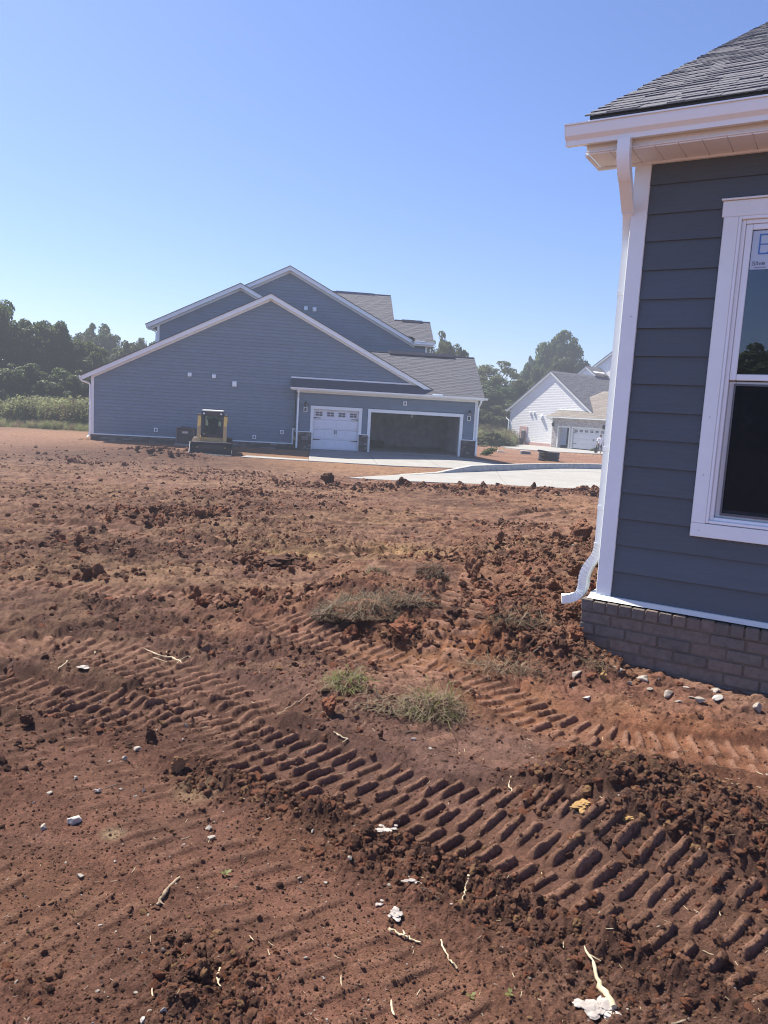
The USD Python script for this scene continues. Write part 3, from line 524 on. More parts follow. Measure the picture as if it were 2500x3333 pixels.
MB().box(-10.36, -10.24, A_Y, 15.9, .0, 3.3).build('side_wall', 'siding_blue', P1); MB().box(-10.36, 10., 15.8, 15.9, 0, 3.3).build('back_wall', 'siding_blue', P1)
# vents and outlets
def plate(parent, x, z, y, w=.2, h=.21, name='wall_vent', hood=True, proud=.05):
    b = MB().rbox(x - w / 2, x + w / 2, y - proud, y, z - h / 2, z + h / 2, .012).build(name, 'vinyl_white', parent)
    if hood: MB().hexa([[x - w * .3, y - proud - .03, z - h * .3], [x + w * .3, y - proud - .03, z - h * .3], [x + w * .3, y - proud, z - h * .3], [x - w * .3, y - proud, z - h * .3], [x - w * .3, y - proud - .008, z + h * .3], [x + w * .3, y - proud - .008, z + h * .3], [x + w * .3, y - proud, z + h * .3], [x - w * .3, y - proud, z + h * .3]]).build('flap', 'vinyl_white', b)
    else: MB().box(x - w * .2, x + w * .2, y - proud - .012, y - proud + .004, z - h * .3, z + h * .3).build('socket', 'ac_grey', b)
for x, z in ((-5.40, 3.57), (-4.15, 3.56)): plate(P1, x, z, A_Y - .02, .2, .2)
plate(P1, -3.08, 3.22, A_Y - .02, .24, .28, proud=.09)
for x, z in ((-7.07, .59), (-1.955, .485), (-.5, .82)): plate(P1, x, z, A_Y - .02, .2, .22, 'wall_outlet', False)
# -- upper storey gables
ux, uz = -.44, 10.32
rz2 = lambda x: uz - .503 * abs(x - ux)
upts = [(-7.9, rz2(-7.9)), (ux, uz), (7.15, rz2(7.15))]
uwl = lambda z: ux - (uz - .38 - z) / .503; uwr = lambda z: ux + (uz - .38 - z) / .503 if z > 6.16 else 7.83
boards(P1, 'siding_blue', U_Y, 3.6, 9.9, .178, lambda z: max(-6.9, uwl(z)), lambda z: min(7.83, uwr(z)))
MB().prism([(-7., 3.), (7.85, 3.), (7.85, 6.3), (ux, 9.9), (-7., 6.6)], U_Y + .020, U_Y + .15).build('upper_wall', 'siding_blue', P1)
rake(P1, upts, U_Y - .34, U_Y - .30, .225, off=.035); rake(P1, upts, U_Y - .299, U_Y - .02, .02, 'rake_soffit', 'soffit_white', .20); rake(P1, upts, U_Y - .045, U_Y + .02, .15, 'frieze_board', 'trim_white', .225)
roof_deck(P1, -7.9, rz2(-7.9), ux, uz, U_Y - .37, 15., mt='roof_black'); roof_deck(P1, ux, uz, 7.2, rz2(7.2), U_Y - .37, 15., mt='roof_black')
MB().box(7.83, 7.95, U_Y - .04, U_Y + .1, 3., 6.28).build('corner_board', 'trim_white', P1); MB().box(7.84, 7.94, U_Y + .1, 14.9, 3., 6.2).build('upper_side_wall', 'siding_blue', P1)
MB().box(7.08, 8.32, U_Y - .50, U_Y - .38, 6.33, 6.44).build('gutter', 'metal_white', P1); MB().box(7.0, 8.25, U_Y - .38, U_Y, 6.24, 6.33).build('eave_return', 'trim_white', P1)
MB().box(7.17, 7.75, U_Y - .42, U_Y - .38, 6.43, 6.53).build('splash_guard', 'metal_white', P1)
for x, z in ((.56, 8.0), (1.07, 7.97)): plate(P1, x, z, U_Y - .02, .22, .24)
# left sub gable, a little in front
lx, lz = -3.2, 9.04; rz3 = lambda x: lz - .503 * abs(x - lx)
lp = [(-8.33, rz3(-8.33)), (lx, lz), (-.9, rz3(-.9))]
boards(P1, 'siding_blue', L_Y, 3.4, 8.62, .178, lambda z: max(-7.71, lx - (lz - .38 - z) / .503), lambda z: min(-.9, lx + (lz - .38 - z) / .503))
MB().prism([(-7.8, 3.), (-1., 3.), (-1., 7.5), (lx, 8.64), (-7.8, 6.3)], L_Y + .020, L_Y + .15).build('upper_wall', 'siding_blue', P1)
rake(P1, lp, L_Y - .34, L_Y - .30, .225, off=.035); rake(P1, lp, L_Y - .299, L_Y - .02, .02, 'rake_soffit', 'soffit_white', .20); rake(P1, lp, L_Y - .045, L_Y + .02, .15, 'frieze_board', 'trim_white', .225)
roof_deck(P1, -8.38, rz3(-8.38), lx, lz, L_Y - .37, 15.2, mt='roof_black'); roof_deck(P1, lx, lz, -.8, rz3(-.8), L_Y - .37, 15.2, mt='roof_black')
MB().box(-7.85, -7.71, L_Y - .04, L_Y + .1, 3., 6.62).build('corner_board', 'trim_white', P1); MB().box(-7.84, -7.72, L_Y + .1, 15., 3., 6.6).build('upper_side_wall', 'siding_blue', P1)
MB().box(-8.46, -8.34, L_Y - .35, 15, rz3(-8.34) - .13, rz3(-8.34) - .02).build('gutter', 'metal_white', P1)
down_pipe(P1, [(-8.40, L_Y - .2, 6.32), (-8.40, L_Y - .2, 6.24), (-8.32, L_Y - .15, 6.16), (-8.0, L_Y - .03, 6.07), (-7.9, L_Y, 5.98), (-7.9, L_Y, 4.5)])
# -- right wing roof (front slope faces the drive) and the upper right roof
def slope(x0, x1, y0, z0, y1, tan, seed, keep, name='roof_shingles', mt='shingle_far', end=.0, cut=None):
    z1 = z0 + tan * (y1 - y0); c = math.cos(math.atan(tan)); s = math.sin(math.atan(tan))
    for xa, xb, ya in ([(x0, x1, y0)] if cut is None else [(x0, min(cut, x1), U_Y + .06), (cut, x1, y0)]):
        if xb > xa: za = z0 + tan * (ya - y0); MB().hexa([[xa, ya, za - .05], [xb, ya, za - .05], [xb, y1, z1 - .05], [xa, y1, z1 - .05], [xa, ya, za], [xb, ya, za], [xb, y1, z1], [xa, y1, z1]]).build('roof', 'roof_black', P1)
    MB().hexa([[x0, y1, z1 - .06], [x1, y1, z1 - .06], [x1, 2 * y1 - y0, z0 - .06], [x0, 2 * y1 - y0, z0 - .06], [x0, y1, z1], [x1, y1, z1], [x1, 2 * y1 - y0, z0], [x0, 2 * y1 - y0, z0]]).build('roof', 'roof_black', P1)
    shingles(P1, name, mt, (x0, y0, z0), (1, 0, 0), (0, c, s), (0, -s, c), x1 - x0, (y1 - y0) / c, keep, expo=.142, tab=(.2, .42), thick=.012, seed=seed)
    MB().tube([(x0 + .01, y1, z1 + .01), (x1 - .01, y1, z1 + .01)], .045, 6).build('ridge_cap', 'shingle_far', P1)
    return z1
zr = slope(-.1, 10.31, -.45, 3.2, 2.68, .75, 21, lambda c: c[1] < A_Y - .03 or c[2] > roofz(c[0]) - .05)
MB().hexa([[5.33, 2.50, 5.50], [9.07, 2.50, 5.50], [9.07, 2.86, 5.50], [5.33, 2.86, 5.50], [5.33, 2.60, 5.68], [9.07, 2.60, 5.68], [9.07, 2.76, 5.68], [5.33, 2.76, 5.68]]).build('ridge_vent', 'shingle', P1)
slope(2.2, 6.03, U_Y - .45, 6.44, 9.08, .75, 22, lambda c: c[2] > rz2(c[0]) - .05 and c[1] > U_Y, cut=7.12)
slope(6.03, 8.29, U_Y - .45, 6.44, 6.69, .75, 23, lambda c: c[0] > 7.12 or (c[2] > rz2(c[0]) - .05 and c[1] > U_Y), cut=7.12)
MB().hexa([[2.47, 8.95, 9.55], [4.9, 8.95, 9.55], [4.9, 9.2, 9.55], [2.47, 9.2, 9.55], [2.47, 9.02, 9.70], [4.9, 9.02, 9.70], [4.9, 9.14, 9.70], [2.47, 9.14, 9.70]]).build('ridge_vent', 'shingle', P1)
MB().hexa([[6.5, 6.55, 7.78], [7.76, 6.55, 7.78], [7.76, 6.82, 7.78], [6.5, 6.82, 7.78], [6.5, 6.62, 7.92], [7.76, 6.62, 7.92], [7.76, 6.76, 7.92], [6.5, 6.76, 7.92]]).build('ridge_vent', 'shingle', P1)
MB().prism([(5.9, 6.4), (6.03, 6.4), (6.03, 9.6), (5.9, 9.6)], 9.0, 9.06).build('upper_gable_edge', 'trim_white', P1)
MB().box(-.12, 6.72, A_Y - .04, A_Y + .02, 3.72, 3.80).build('flashing_trim', 'trim_white', P1)
gut = [(-.06, 0), (.055, 0), (.06, .115), (-.06, .115)]
MB().add(*(lambda m: (m.vertices, m.faces))(trimesh.convex.convex_hull(np.array([[x, y, z] for x in (-.13, 10.47) for y, z in ((-.50, 3.145), (-.545, 3.17), (-.56, 3.225), (-.44, 3.225), (-.44, 3.11), (-.49, 3.115))])))).build('gutter', 'metal_white', P1)
MB().box(-.05, 10.3, -.44, .0, 3.085, 3.108).build('soffit', 'soffit_white', P1)
MB().box(.2, 10.05, -.035, .02, 2.985, 3.084).build('frieze_board', 'trim_white', P1)
MB().box(7.45, 7.98, -.43, -.39, 3.22, 3.30).build('splash_guard', 'metal_white', P1)
# garage front
S0, S1, T0, T1, DH = 1.13, 3.58, 4.21, 9.13, 2.145
def cutG(zm):
    c = []
    if zm < 2.32: c += [(.97, 3.73), (4.045, 9.30)]
    return c
boards(P1, 'siding_blue', 0., .95, 2.985, .178, lambda z: .2, lambda z: 9.90, cuts=cutG)
b = MB()
for q in ((.2, S0, 0, 3.05), (S1, T0, 0, 3.05), (T1, 10.02, 0, 3.05), (S0, S1, DH, 3.05), (T0, T1, DH, 3.05)): b.box(q[0], q[1], .018, .16, q[2], q[3])
b.build('garage_wall', 'siding_blue', P1)
for x0, x1, z1 in ((S0, S1, 2.32), (T0, T1, 2.315)):
    c = MB().box(x0 - .155, x0, -.04, .005, .0, DH).build('door_casing', 'trim_white', P1); MB().box(x1, x1 + .155, -.04, .005, 0., DH).build('door_casing', 'trim_white', P1); MB().box(x0 - .16, x1 + .16, -.045, .005, DH, z1).build('door_casing', 'trim_white', P1)
    for xx in (x0, x1): MB().box(xx - .012, xx + .012, -.03, .17, 0, DH).build('jamb', 'trim_white', P1)
for a, b_, sd in ((.2, 1.06, 1), (3.62, 4.10, 2), (9.24, 10.04, 3)):
    MB().box(a, b_, -.085, .006, -.3, .90).build('stone_base', 'mortar', P1); stones(P1, a - .005, b_ + .005, -.083, -.02, .895, 9, .035, (.14, .40), seed=40 + sd)
    MB().box(a - .02, b_ + .02, -.14, .0, .90, .94).build('stone_cap', 'trim_white', P1)
MB().box(.03, .115, A_Y - .05, A_Y - .005, .2, 1.06).build('corner_board', 'trim_white', P1); MB().box(.115, .3, A_Y - .05, A_Y - .02, .985, 1.06).build('corner_board', 'trim_white', P1)
MB().box(9.90, 10.05, -.04, .10, .94, 3.08).build('corner_board', 'trim_white', P1); MB().box(9.95, 10.04, .1, 5.2, 0, 3.1).build('side_wall', 'siding_blue', P1)
MB().prism([(9.99, 3.1), (10.02, 3.1), (10.02, 3.2), (9.99, 3.2)], 0., 5.).build('side_wall', 'siding_blue', P1)
for x_ in (9.98,): 
    g_ = MB().add([[x_, -.1, 3.1], [x_, 5.4, 3.1], [x_, 2.68, 5.5], [x_ + .05, -.1, 3.1], [x_ + .05, 5.4, 3.1], [x_ + .05, 2.68, 5.5]], [[0, 1, 2], [3, 5, 4], [0, 3, 4], [0, 4, 1], [1, 4, 5], [1, 5, 2], [2, 5, 3], [2, 3, 0]]).build('side_gable', 'siding_blue', P1)
down_pipe(P1, [(.30, -.48, 3.12), (.30, -.46, 3.02), (.30, -.40, 2.94), (.30, -.16, 2.72), (.30, -.13, 2.62), (.29, -.13, .95), (.29, -.17, .88), (.29, -.17, .12), (.29, -.24, .05)], w=.09)
down_pipe(P1, [(10.12, -.48, 3.12), (10.12, -.46, 3.02), (10.11, -.40, 2.94), (10.08, -.12, 2.72), (10.08, -.09, 2.62), (10.08, -.09, .98), (10.08, -.17, .90), (10.07, -.17, .15), (10.07, -.24, .08)], w=.09)
def lantern(x, z):
    b = MB().rbox(x - .10, x + .10, -.065, -.015, z - .13, z + .13, .01).build('lamp', 'vinyl_white', P1)
    MB().tube([(x, -.09, z - .09), (x, -.10, z + .07)], [.055, .055], 10).build('backplate', 'black_metal', b)
    MB().tube([(x, -.10, z + .02), (x, -.20, z + .02), (x, -.24, z + .08), (x, -.20, z + .16)], .013, 6).build('arm', 'black_metal', b)
    MB().tube([(x, -.17, z + .12), (x, -.17, z + .30)], [.05, .085], 6).build('lamp_glass', 'pane_glass', b)
    MB().tube([(x, -.17, z + .29), (x, -.17, z + .33), (x, -.17, z + .40), (x, -.17, z + .45)], [.105, .09, .03, .012], 6).build('hood', 'black_metal', b)
lantern(.70, 2.10); lantern(9.596, 2.11)
plate(P1, 6.03, 2.71, -.02, .2, .23, 'wall_outlet', False)
# closed single garage door: four sections with raised panels, windows, straps, handles
def garage_door(x0, x1, z0, z1, y, nwin, parent, winz, hinge=True, yd=.06):
    d = MB(); n = 4; hs = (z1 - z0) / n
    for i in range(n): d.rbox(x0, x1, y, y + .045, z0 + i * hs + .004, z0 + (i + 1) * hs - .004, .006)
    D = d.build('garage_door', 'door_white', parent); npan = 4 if nwin == 4 else 8; pw = (x1 - x0) / npan
    for i in range(n - 1):
        for j in range(npan):
            a = x0 + j * pw + .06; b = x0 + (j + 1) * pw - .06; c0 = z0 + i * hs + .08; c1 = z0 + (i + 1) * hs - .08
            MB().rbox(a, b, y - .016, y + .002, c0, c1, .014).build('panel', 'door_white', D)
    for j in range(nwin):
        xc = x0 + (j + .5) * (x1 - x0) / nwin; ww, wh = .36, .22
        MB().rbox(xc - ww / 2 - .05, xc + ww / 2 + .05, y - .014, y + .002, winz - wh / 2 - .05, winz + wh / 2 + .05, .01).build('window_frame', 'door_white', D)
        for p in (0, 1):
            for q in (0, 1): MB().box(xc - ww / 2 + p * (ww / 2 + .012), xc - .012 + p * (ww / 2 + .012), y - .022, y - .012, winz - wh / 2 + q * (wh / 2 + .012), winz - .012 + q * (wh / 2 + .012)).build('pane', 'ac_grey', D)
    if hinge:
        for zz in (z0 + (z1 - z0) * .245, z0 + (z1 - z0) * .785):
            for xa, xb in ((x0 + .03, x0 + .42), (x1 - .03, x1 - .42)):
                MB().hull([[xa, yy, zz + h] for yy in (y - .03, y - .015) for h in (-.028, .028)] + [[xb, yy, zz + h] for yy in (y - .03, y - .015) for h in (-.012, .012)]).build('hinge_strap', 'black_metal', D)
        xc = (x0 + x1) / 2 - .01
        for s in (-.045, .045):
            MB().tube([(xc + s, y - .02, z0 + .87), (xc + s, y - .05, z0 + .90), (xc + s, y - .05, z0 + 1.02), (xc + s, y - .02, z0 + 1.05)], .016, 6).build('handle', 'black_metal', D)
garage_door(S0, S1, .01, DH, .09, 4, P1, 1.905)
# inside of the open double garage
MB().box(3.4, 10., .2, 9.2, -.05, .012).build('garage_floor', 'garage_floor', P1); MB().box(.3, 9.95, 9.0, 9.1, 0, 3.05).build('garage_back_wall', 'plywood', P1)
for xx in (3.75, 9.72): MB().box(xx, xx + .1, .17, 9.0, 0, 3.05).build('garage_side_wall', 'drywall', P1)
MB().box(.25, 9.95, .17, 9.1, 2.98, 3.06).build('garage_ceiling', 'drywall', P1)
for xx in np.arange(4.3, 9.6, .81): MB().box(xx - .03, xx + .03, 8.97, 9.0, .1, 2.6).build('stud', 'drywall', P1)
MB().box(6.35, 6.75, 3.2, 3.6, 2.5, 2.72).build('door_opener', 'drywall', P1); MB().tube([(6.2, .4, 2.4), (6.5, 3.2, 2.62)], .03, 6).build('opener_rail', 'steel', P1); MB().tube([(6.52, .35, 2.2), (6.5, .4, 1.98)], .03, 6).build('cord', 'drywall', P1)
tag(stage.GetPrimAtPath(MB().rbox(4.3, 5.7, 5.5, 6.4, .013, .42, .08).build('lumber_bundle', 'roof_black')), 'dark low bundle lying on the floor of the open garage', 'bundle')
_b = UsdGeom.Xformable(stage.GetPrimAtPath('/World/lumber_bundle')); _b.AddTranslateOp().Set(Gf.Vec3d(*hw(0, HB), 0)); _b.AddRotateZOp().Set(math.degrees(YF))
# ------------------------------------------------------------------ near house at the right
NB = .62
H2 = Frame('gray_house', 'near dark gray house with window, brick base, shingle roof and white downspout', 'house', (1.4971, 5.1538, 0), -(90 - math.degrees(YR)))
P2 = H2.path; LEN, DEP = 7.5, 15.0
WX0, WX1, WZ0, WZ1 = .548, 1.85, 1.528, 3.571
def cutN(zm): return [(WX0 + .004, WX1 - .004)] if WZ0 + .06 < zm < WZ1 - .06 else []
def nboards():
    z = 1.051; cuts = [1.051, 1.229, 1.411, 1.588, 1.763, 1.942, 2.119, 2.297, 2.476, 2.654, 2.831, 3.011, 3.192, 3.37, 3.537, 3.715, 3.85]
    for za, zb_ in zip(cuts[:-1], cuts[1:]):
        spans = [(.089, LEN)]
        lo, hi = max(za, WZ0), min(zb_, WZ1)
        if hi - lo > .09 or (za >= WZ0 and zb_ <= WZ1): spans = [(.089, WX0), (WX1, LEN)]
        for a, b in spans:
            top = zb_ + .012
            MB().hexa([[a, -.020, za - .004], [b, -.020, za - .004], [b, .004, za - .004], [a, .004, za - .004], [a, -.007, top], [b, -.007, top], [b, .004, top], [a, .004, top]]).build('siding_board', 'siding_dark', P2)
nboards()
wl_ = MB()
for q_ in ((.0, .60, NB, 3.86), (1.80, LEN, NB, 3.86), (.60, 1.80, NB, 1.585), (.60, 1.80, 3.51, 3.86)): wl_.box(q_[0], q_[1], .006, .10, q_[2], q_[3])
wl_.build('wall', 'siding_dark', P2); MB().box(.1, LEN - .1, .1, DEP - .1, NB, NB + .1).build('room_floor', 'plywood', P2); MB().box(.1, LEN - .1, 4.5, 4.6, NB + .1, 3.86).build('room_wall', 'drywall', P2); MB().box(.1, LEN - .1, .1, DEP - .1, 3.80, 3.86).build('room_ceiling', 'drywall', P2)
MB().box(.0, .1, .1, DEP, NB, 3.86).build('side_wall', 'siding_dark', P2)
MB().box(.1, LEN, DEP - .1, DEP, NB, 3.86).build('back_wall', 'siding_dark', P2); MB().box(LEN - .1, LEN, .1, DEP - .1, NB, 3.86).build('side_wall', 'siding_dark', P2)
MB().prism([(.05, 3.86), (.06, 3.86), (.06, 3.9), (.05, 3.9)], 0, 1).build('side_wall', 'siding_dark', P2)
MB().rbox(-.012, .089, -.028, .0055, 1.05, 3.85, .003).build('corner_board', 'trim_white', P2)
MB().rbox(-.0125, -.0005, .006, .10, 1.05, 3.85, .003).build('corner_board', 'trim_white', P2)
for k_ in range(16): MB().hexa([[-.020, .10, 1.05 + .175 * k_], [.0, .10, 1.05 + .175 * k_], [.0, DEP, 1.05 + .175 * k_], [-.020, DEP, 1.05 + .175 * k_], [-.007, .10, 1.225 + .175 * k_], [.0, .10, 1.225 + .175 * k_], [.0, DEP, 1.225 + .175 * k_], [-.007, DEP, 1.225 + .175 * k_]]).build('siding_board', 'siding_dark', P2)
# sill flashing above the brick
MB().hexa([[-.06, -.062, 1.022], [LEN, -.062, 1.022], [LEN, .004, 1.022], [-.06, .004, 1.022], [-.045, -.040, 1.050], [LEN, -.040, 1.050], [LEN, .004, 1.050], [-.045, .004, 1.050]]).build('base_trim', 'trim_white', P2)
MB().box(-.06, -.0005, .0045, 3.0, 1.022, 1.048).build('base_trim', 'trim_white', P2)
# brick foundation: rowlock course on five stretcher courses, each brick its own
MB().box(-.078, LEN, -.0795, .10, .30, 1.00).build('foundation', 'mortar', P2); MB().box(-.0795, .0, .10, 3., .30, 1.0).build('foundation', 'mortar', P2)
MB().box(-.084, LEN, -.0845, -.0795, .935, 1.004).build('mortar_bed', 'mortar', P2)
rb = random.Random(9)
def brick(x0, x1, y0, y1, z0, z1, mtn=None, jit=.004):
    q = rb.uniform(-jit, jit)
    MB().rbox(x0, x1, y0 + q, y1, z0, z1, .004).build('brick', 'brick_' + (mtn or rb.choice('aaabbbcccde')), P2)
CH = .0785
for i in range(7):
    zt = .932 - i * CH; x = -.082 - (.105 if i % 2 else 0)
    while x < 2.6:
        a = max(x, -.084); b = x + .198
        if not (i == 1 and abs(a - .519) < .03) and b - a > .02: brick(a, b - rb.random() * .003, -.084, -.02, zt - CH + .009, zt, None)
        x += .207
x = -.088; 
while x < 2.6:
    brick(x, x + .0775, -.090, -.02, .941, 1.014 + rb.uniform(-.004, .004), rb.choice('aabbccddce')); x += .0855
for i in range(7):                         # returning wall on the left side
    zt = .932 - i * CH; y = -.015 + (.1 if i % 2 else 0)
    while y < 1.6:
        MB().rbox(-.084, -.03, y, y + .19, zt - CH + .009, zt, .004).build('brick', 'brick_' + rb.choice('abc'), P2); y += .205
y = -.015
while y < 1.6: MB().rbox(-.092, -.03, y, y + .075, .941, 1.013, .004).build('brick', 'brick_' + rb.choice('abc'), P2); y += .085
# window: casing, vinyl frame, two sashes, panes, sticker
fx0, fx1, fz0, fz1 = .632, 1.766, 1.619, 3.478
wn = MB()
for a in ((fx0, fx0 + .018, fz0, fz1), (fx1 - .018, fx1, fz0, fz1), (fx0 + .018, fx1 - .018, fz0, fz0 + .02), (fx0 + .018, fx1 - .018, fz1 - .02, fz1)): wn.rbox(a[0], a[1], -.034, .05, a[2], a[3], .003)
for a in ((fx0 + .018, fx0 + .042, fz0 + .02, fz1 - .02), (fx1 - .042, fx1 - .018, fz0 + .02, fz1 - .02), (fx0 + .042, fx1 - .042, fz0 + .02, fz0 + .04), (fx0 + .042, fx1 - .042, fz1 - .045, fz1 - .02)): wn.rbox(a[0], a[1], -.018, .05, a[2], a[3], .003)
WN = wn.build('window', 'vinyl_white', P2)
for a in ((WX0, fx0, WZ0 + .088, WZ1 - .094), (fx1, WX1, WZ0 + .088, WZ1 - .094), (WX0, WX1, WZ0, WZ0 + .0875), (WX0 - .012, WX1 + .012, WZ1 - .0935, WZ1)): MB().rbox(a[0], a[1], -.036, .01, a[2], a[3], .003).build('casing', 'trim_white', WN)
MB().rbox(WX0 - .02, WX1 + .02, -.05, .0, WZ1 + .001, WZ1 + .012, .002).build('drip_cap', 'trim_white', WN)
def sash(z0, z1, y, bot, top, nm, pm):
    s = MB(); a0, a1 = fx0 + .043, fx1 - .043
    for a in ((a0, a0 + .038, z0, z1), (a1 - .038, a1, z0, z1), (a0 + .038, a1 - .038, z0, z0 + bot), (a0 + .038, a1 - .038, z1 - top, z1)): s.rbox(a[0], a[1], y, y + .03, a[2], a[3], .004)
    s.build('sash', 'vinyl_white', WN); MB().box(a0 + .037, a1 - .037, y + .014, y + .018, z0 + bot - .002, z1 - top + .002).build('pane', pm, WN)
sash(2.51, fz1 - .046, -.012, .038, .034, 'upper', 'pane_glass'); sash(fz0 + .041, 2.506, .020, .05, .025, 'lower', 'screen_glass')
scr = MB()
for a in ((.705, .716, 1.675, 2.49), (1.682, 1.693, 1.675, 2.49), (.716, 1.682, 1.675, 1.69), (.716, 1.682, 2.478, 2.49)): scr.box(a[0], a[1], .0, .012, a[2], a[3])
scr.build('screen_frame', 'ac_grey', WN); MB().box(.716, 1.682, .005, .0065, 1.69, 2.478).build('insect_screen', 'insect_screen', WN)
st = MB().box(.718, 1.02, -.0005, .0012, 3.168, 3.392).build('sticker', 'sticker_white', WN)
lg = MB()
for a in ((.755, .85, 3.365, 3.373), (.755, .85, 3.255, 3.263), (.755, .763, 3.263, 3.365), (.842, .85, 3.263, 3.365), (.763, .842, 3.310, 3.316)): lg.box(a[0], a[1], -.0025, -.0007, a[2], a[3])
lg.prism([(.80, 3.316), (.842, 3.316), (.842, 3.345)], -.0024, -.0008); lg.prism([(.80, 3.263), (.842, 3.263), (.842, 3.292)], -.0024, -.0008); lg.build('sticker_logo', 'sticker_blue', WN)
tm = meshkit.text_mesh('Silve', .023, .0015, bold=False); v_ = tm.vertices; MB().add(np.c_[v_[:, 0] + .727, -.0007 - v_[:, 2], v_[:, 1] + 3.192], tm.faces[:, ::-1]).build('sticker_lettering', 'sticker_ink', WN)
tm = meshkit.text_mesh('WINDOWS', .006, .0010); v_ = tm.vertices; MB().add(np.c_[v_[:, 0] * 1.5 + .742, -.0007 - v_[:, 2], v_[:, 1] + 3.176], tm.faces[:, ::-1]).build('sticker_lettering', 'sticker_ink', WN)
for sx, sz in ((.592, 2.28), (.592, 1.92), (.05, 2.9), (.6, 1.57)): MB().tube([(sx, -.0375, sz), (sx, -.033, sz)], .004, 6).build('nail', 'steel', P2)
# eave: soffit panels, fascia, gutter, roof
OV = .30
fa = MB().box(-.25, LEN + .3, -OV + .008, -OV + .03, 3.865, 4.0).build('fascia', 'trim_white', P2)
x = -.235; i = 0
while x < LEN + .2:
    w = .1325; MB().hexa([[x + .004, -OV + .012, 3.853], [x + w - .004, -OV + .012, 3.853], [x + w - .004, -.002, 3.853], [x + .004, -.002, 3.853], [x + .0, -OV + .012, 3.861], [x + w, -OV + .012, 3.861], [x + w, -.002, 3.861], [x, -.002, 3.861]]).build('soffit_panel', 'soffit_white', P2) if i < 30 else None
    if i < 30: MB().hull([(x + .004, -.028, 3.8535), (x + .02, -.028, 3.8535), (x + .012, -.008, 3.8535), (x + .012, -.018, 3.847)]).build('soffit_lug', 'ac_grey', P2)
    x += w; i += 1
MB().box(-.255, LEN + .2, -OV + .0, -.0, 3.8615, 3.866).build('soffit', 'soffit_white', P2)
MB().box(-.256, LEN + .2, -.030, -.004, 3.838, 3.852).build('soffit_channel', 'soffit_white', P2); MB().box(-.257, -.236, -OV + .006, -.004, 3.842, 3.853).build('soffit_channel', 'soffit_white', P2)
MB().hexa([[-.262, -OV, 3.90], [-.2455, -OV, 3.90], [-.2455, 7.6, 3.90 + .505 * 7.9], [-.262, 7.6, 3.90 + .505 * 7.9], [-.262, -OV, 4.05], [-.2455, -OV, 4.05], [-.2455, 7.6, 4.05 + .505 * 7.9], [-.262, 7.6, 4.05 + .505 * 7.9]]).build('rake_board', 'trim_white', P2)
# K-style gutter profile swept along the eave
kp = [(-OV, 3.905), (-OV - .055, 3.897), (-OV - .058, 3.925), (-OV - .085, 3.945), (-OV - .098, 3.985), (-OV - .098, 4.003), (-OV - .108, 4.003), (-OV - .108, 4.012), (-OV - .09, 4.012), (-OV - .09, 3.983), (-OV - .078, 3.952), (-OV - .050, 3.932), (-OV - .047, 3.91), (-OV - .005, 3.913), (-OV - .005, 4.0), (-OV, 4.0)]
gm_ = trimesh.creation.extrude_polygon(Polygon(kp).buffer(0), LEN + .7, engine='earcut'); v_ = gm_.vertices; GUT = MB().add(np.c_[v_[:, 2] - .362, v_[:, 0], v_[:, 1]], gm_.faces).build('gutter', 'metal_white', P2, smooth=30)
e_ = trimesh.creation.extrude_polygon(Polygon(kp[:9]).buffer(.002), .004, engine='earcut'); v_ = e_.vertices; MB().add(np.c_[v_[:, 2] - .366, v_[:, 0], v_[:, 1]], e_.faces).build('end_cap', 'metal_white', GUT)
TN = .505; cT, sT = math.cos(math.atan(TN)), math.sin(math.atan(TN)); RY0, RZ0, RY1 = -OV - .02, 4.072, 7.6
RZ1 = RZ0 + TN * (RY1 - RY0)
MB().hexa([[-.245, RY0 + .02, RZ0 - .03], [LEN + .3, RY0 + .02, RZ0 - .03], [LEN + .3, RY1, RZ1 - .05], [-.245, RY1, RZ1 - .05], [-.245, RY0 + .02, RZ0 + .01], [LEN + .3, RY0 + .02, RZ0 + .01], [LEN + .3, RY1, RZ1 - .004], [-.245, RY1, RZ1 - .004]]).build('roof', 'roof_black', P2)
MB().hexa([[-.245, RY1, RZ1 - .05], [LEN + .3, RY1, RZ1 - .05], [LEN + .3, 2 * RY1 - RY0, RZ0 - .03], [-.245, 2 * RY1 - RY0, RZ0 - .03], [-.245, RY1, RZ1], [LEN + .3, RY1, RZ1], [LEN + .3, 2 * RY1 - RY0, RZ0], [-.245, 2 * RY1 - RY0, RZ0]]).build('roof', 'roof_black', P2)
MB().add([[.0, .1, 3.86], [.0, DEP, 3.86], [.0, RY1, RZ1 - .1], [.1, .1, 3.86], [.1, DEP, 3.86], [.1, RY1, RZ1 - .1]], [[0, 2, 1], [3, 4, 5], [0, 1, 4], [0, 4, 3], [1, 2, 5], [1, 5, 4], [2, 0, 3], [2, 3, 5]]).build('side_gable', 'siding_dark', P2)
MB().box(-.235, LEN + .3, -OV - .010, -OV + .004, 3.985, 4.062).build('drip_edge', 'drip_black', P2)
shingles(P2, 'roof_shingles', 'shingle', (-.27, RY0 - .012, RZ0 - .006), (1, 0, 0), (0, cT, sT), (0, -sT, cT), 5.0, (RY1 - RY0 + .02) / cT, None, expo=.142, tab=(.09, .26), thick=.009, seed=31, singles=(300, np.array([.4, 0., 4.4])))
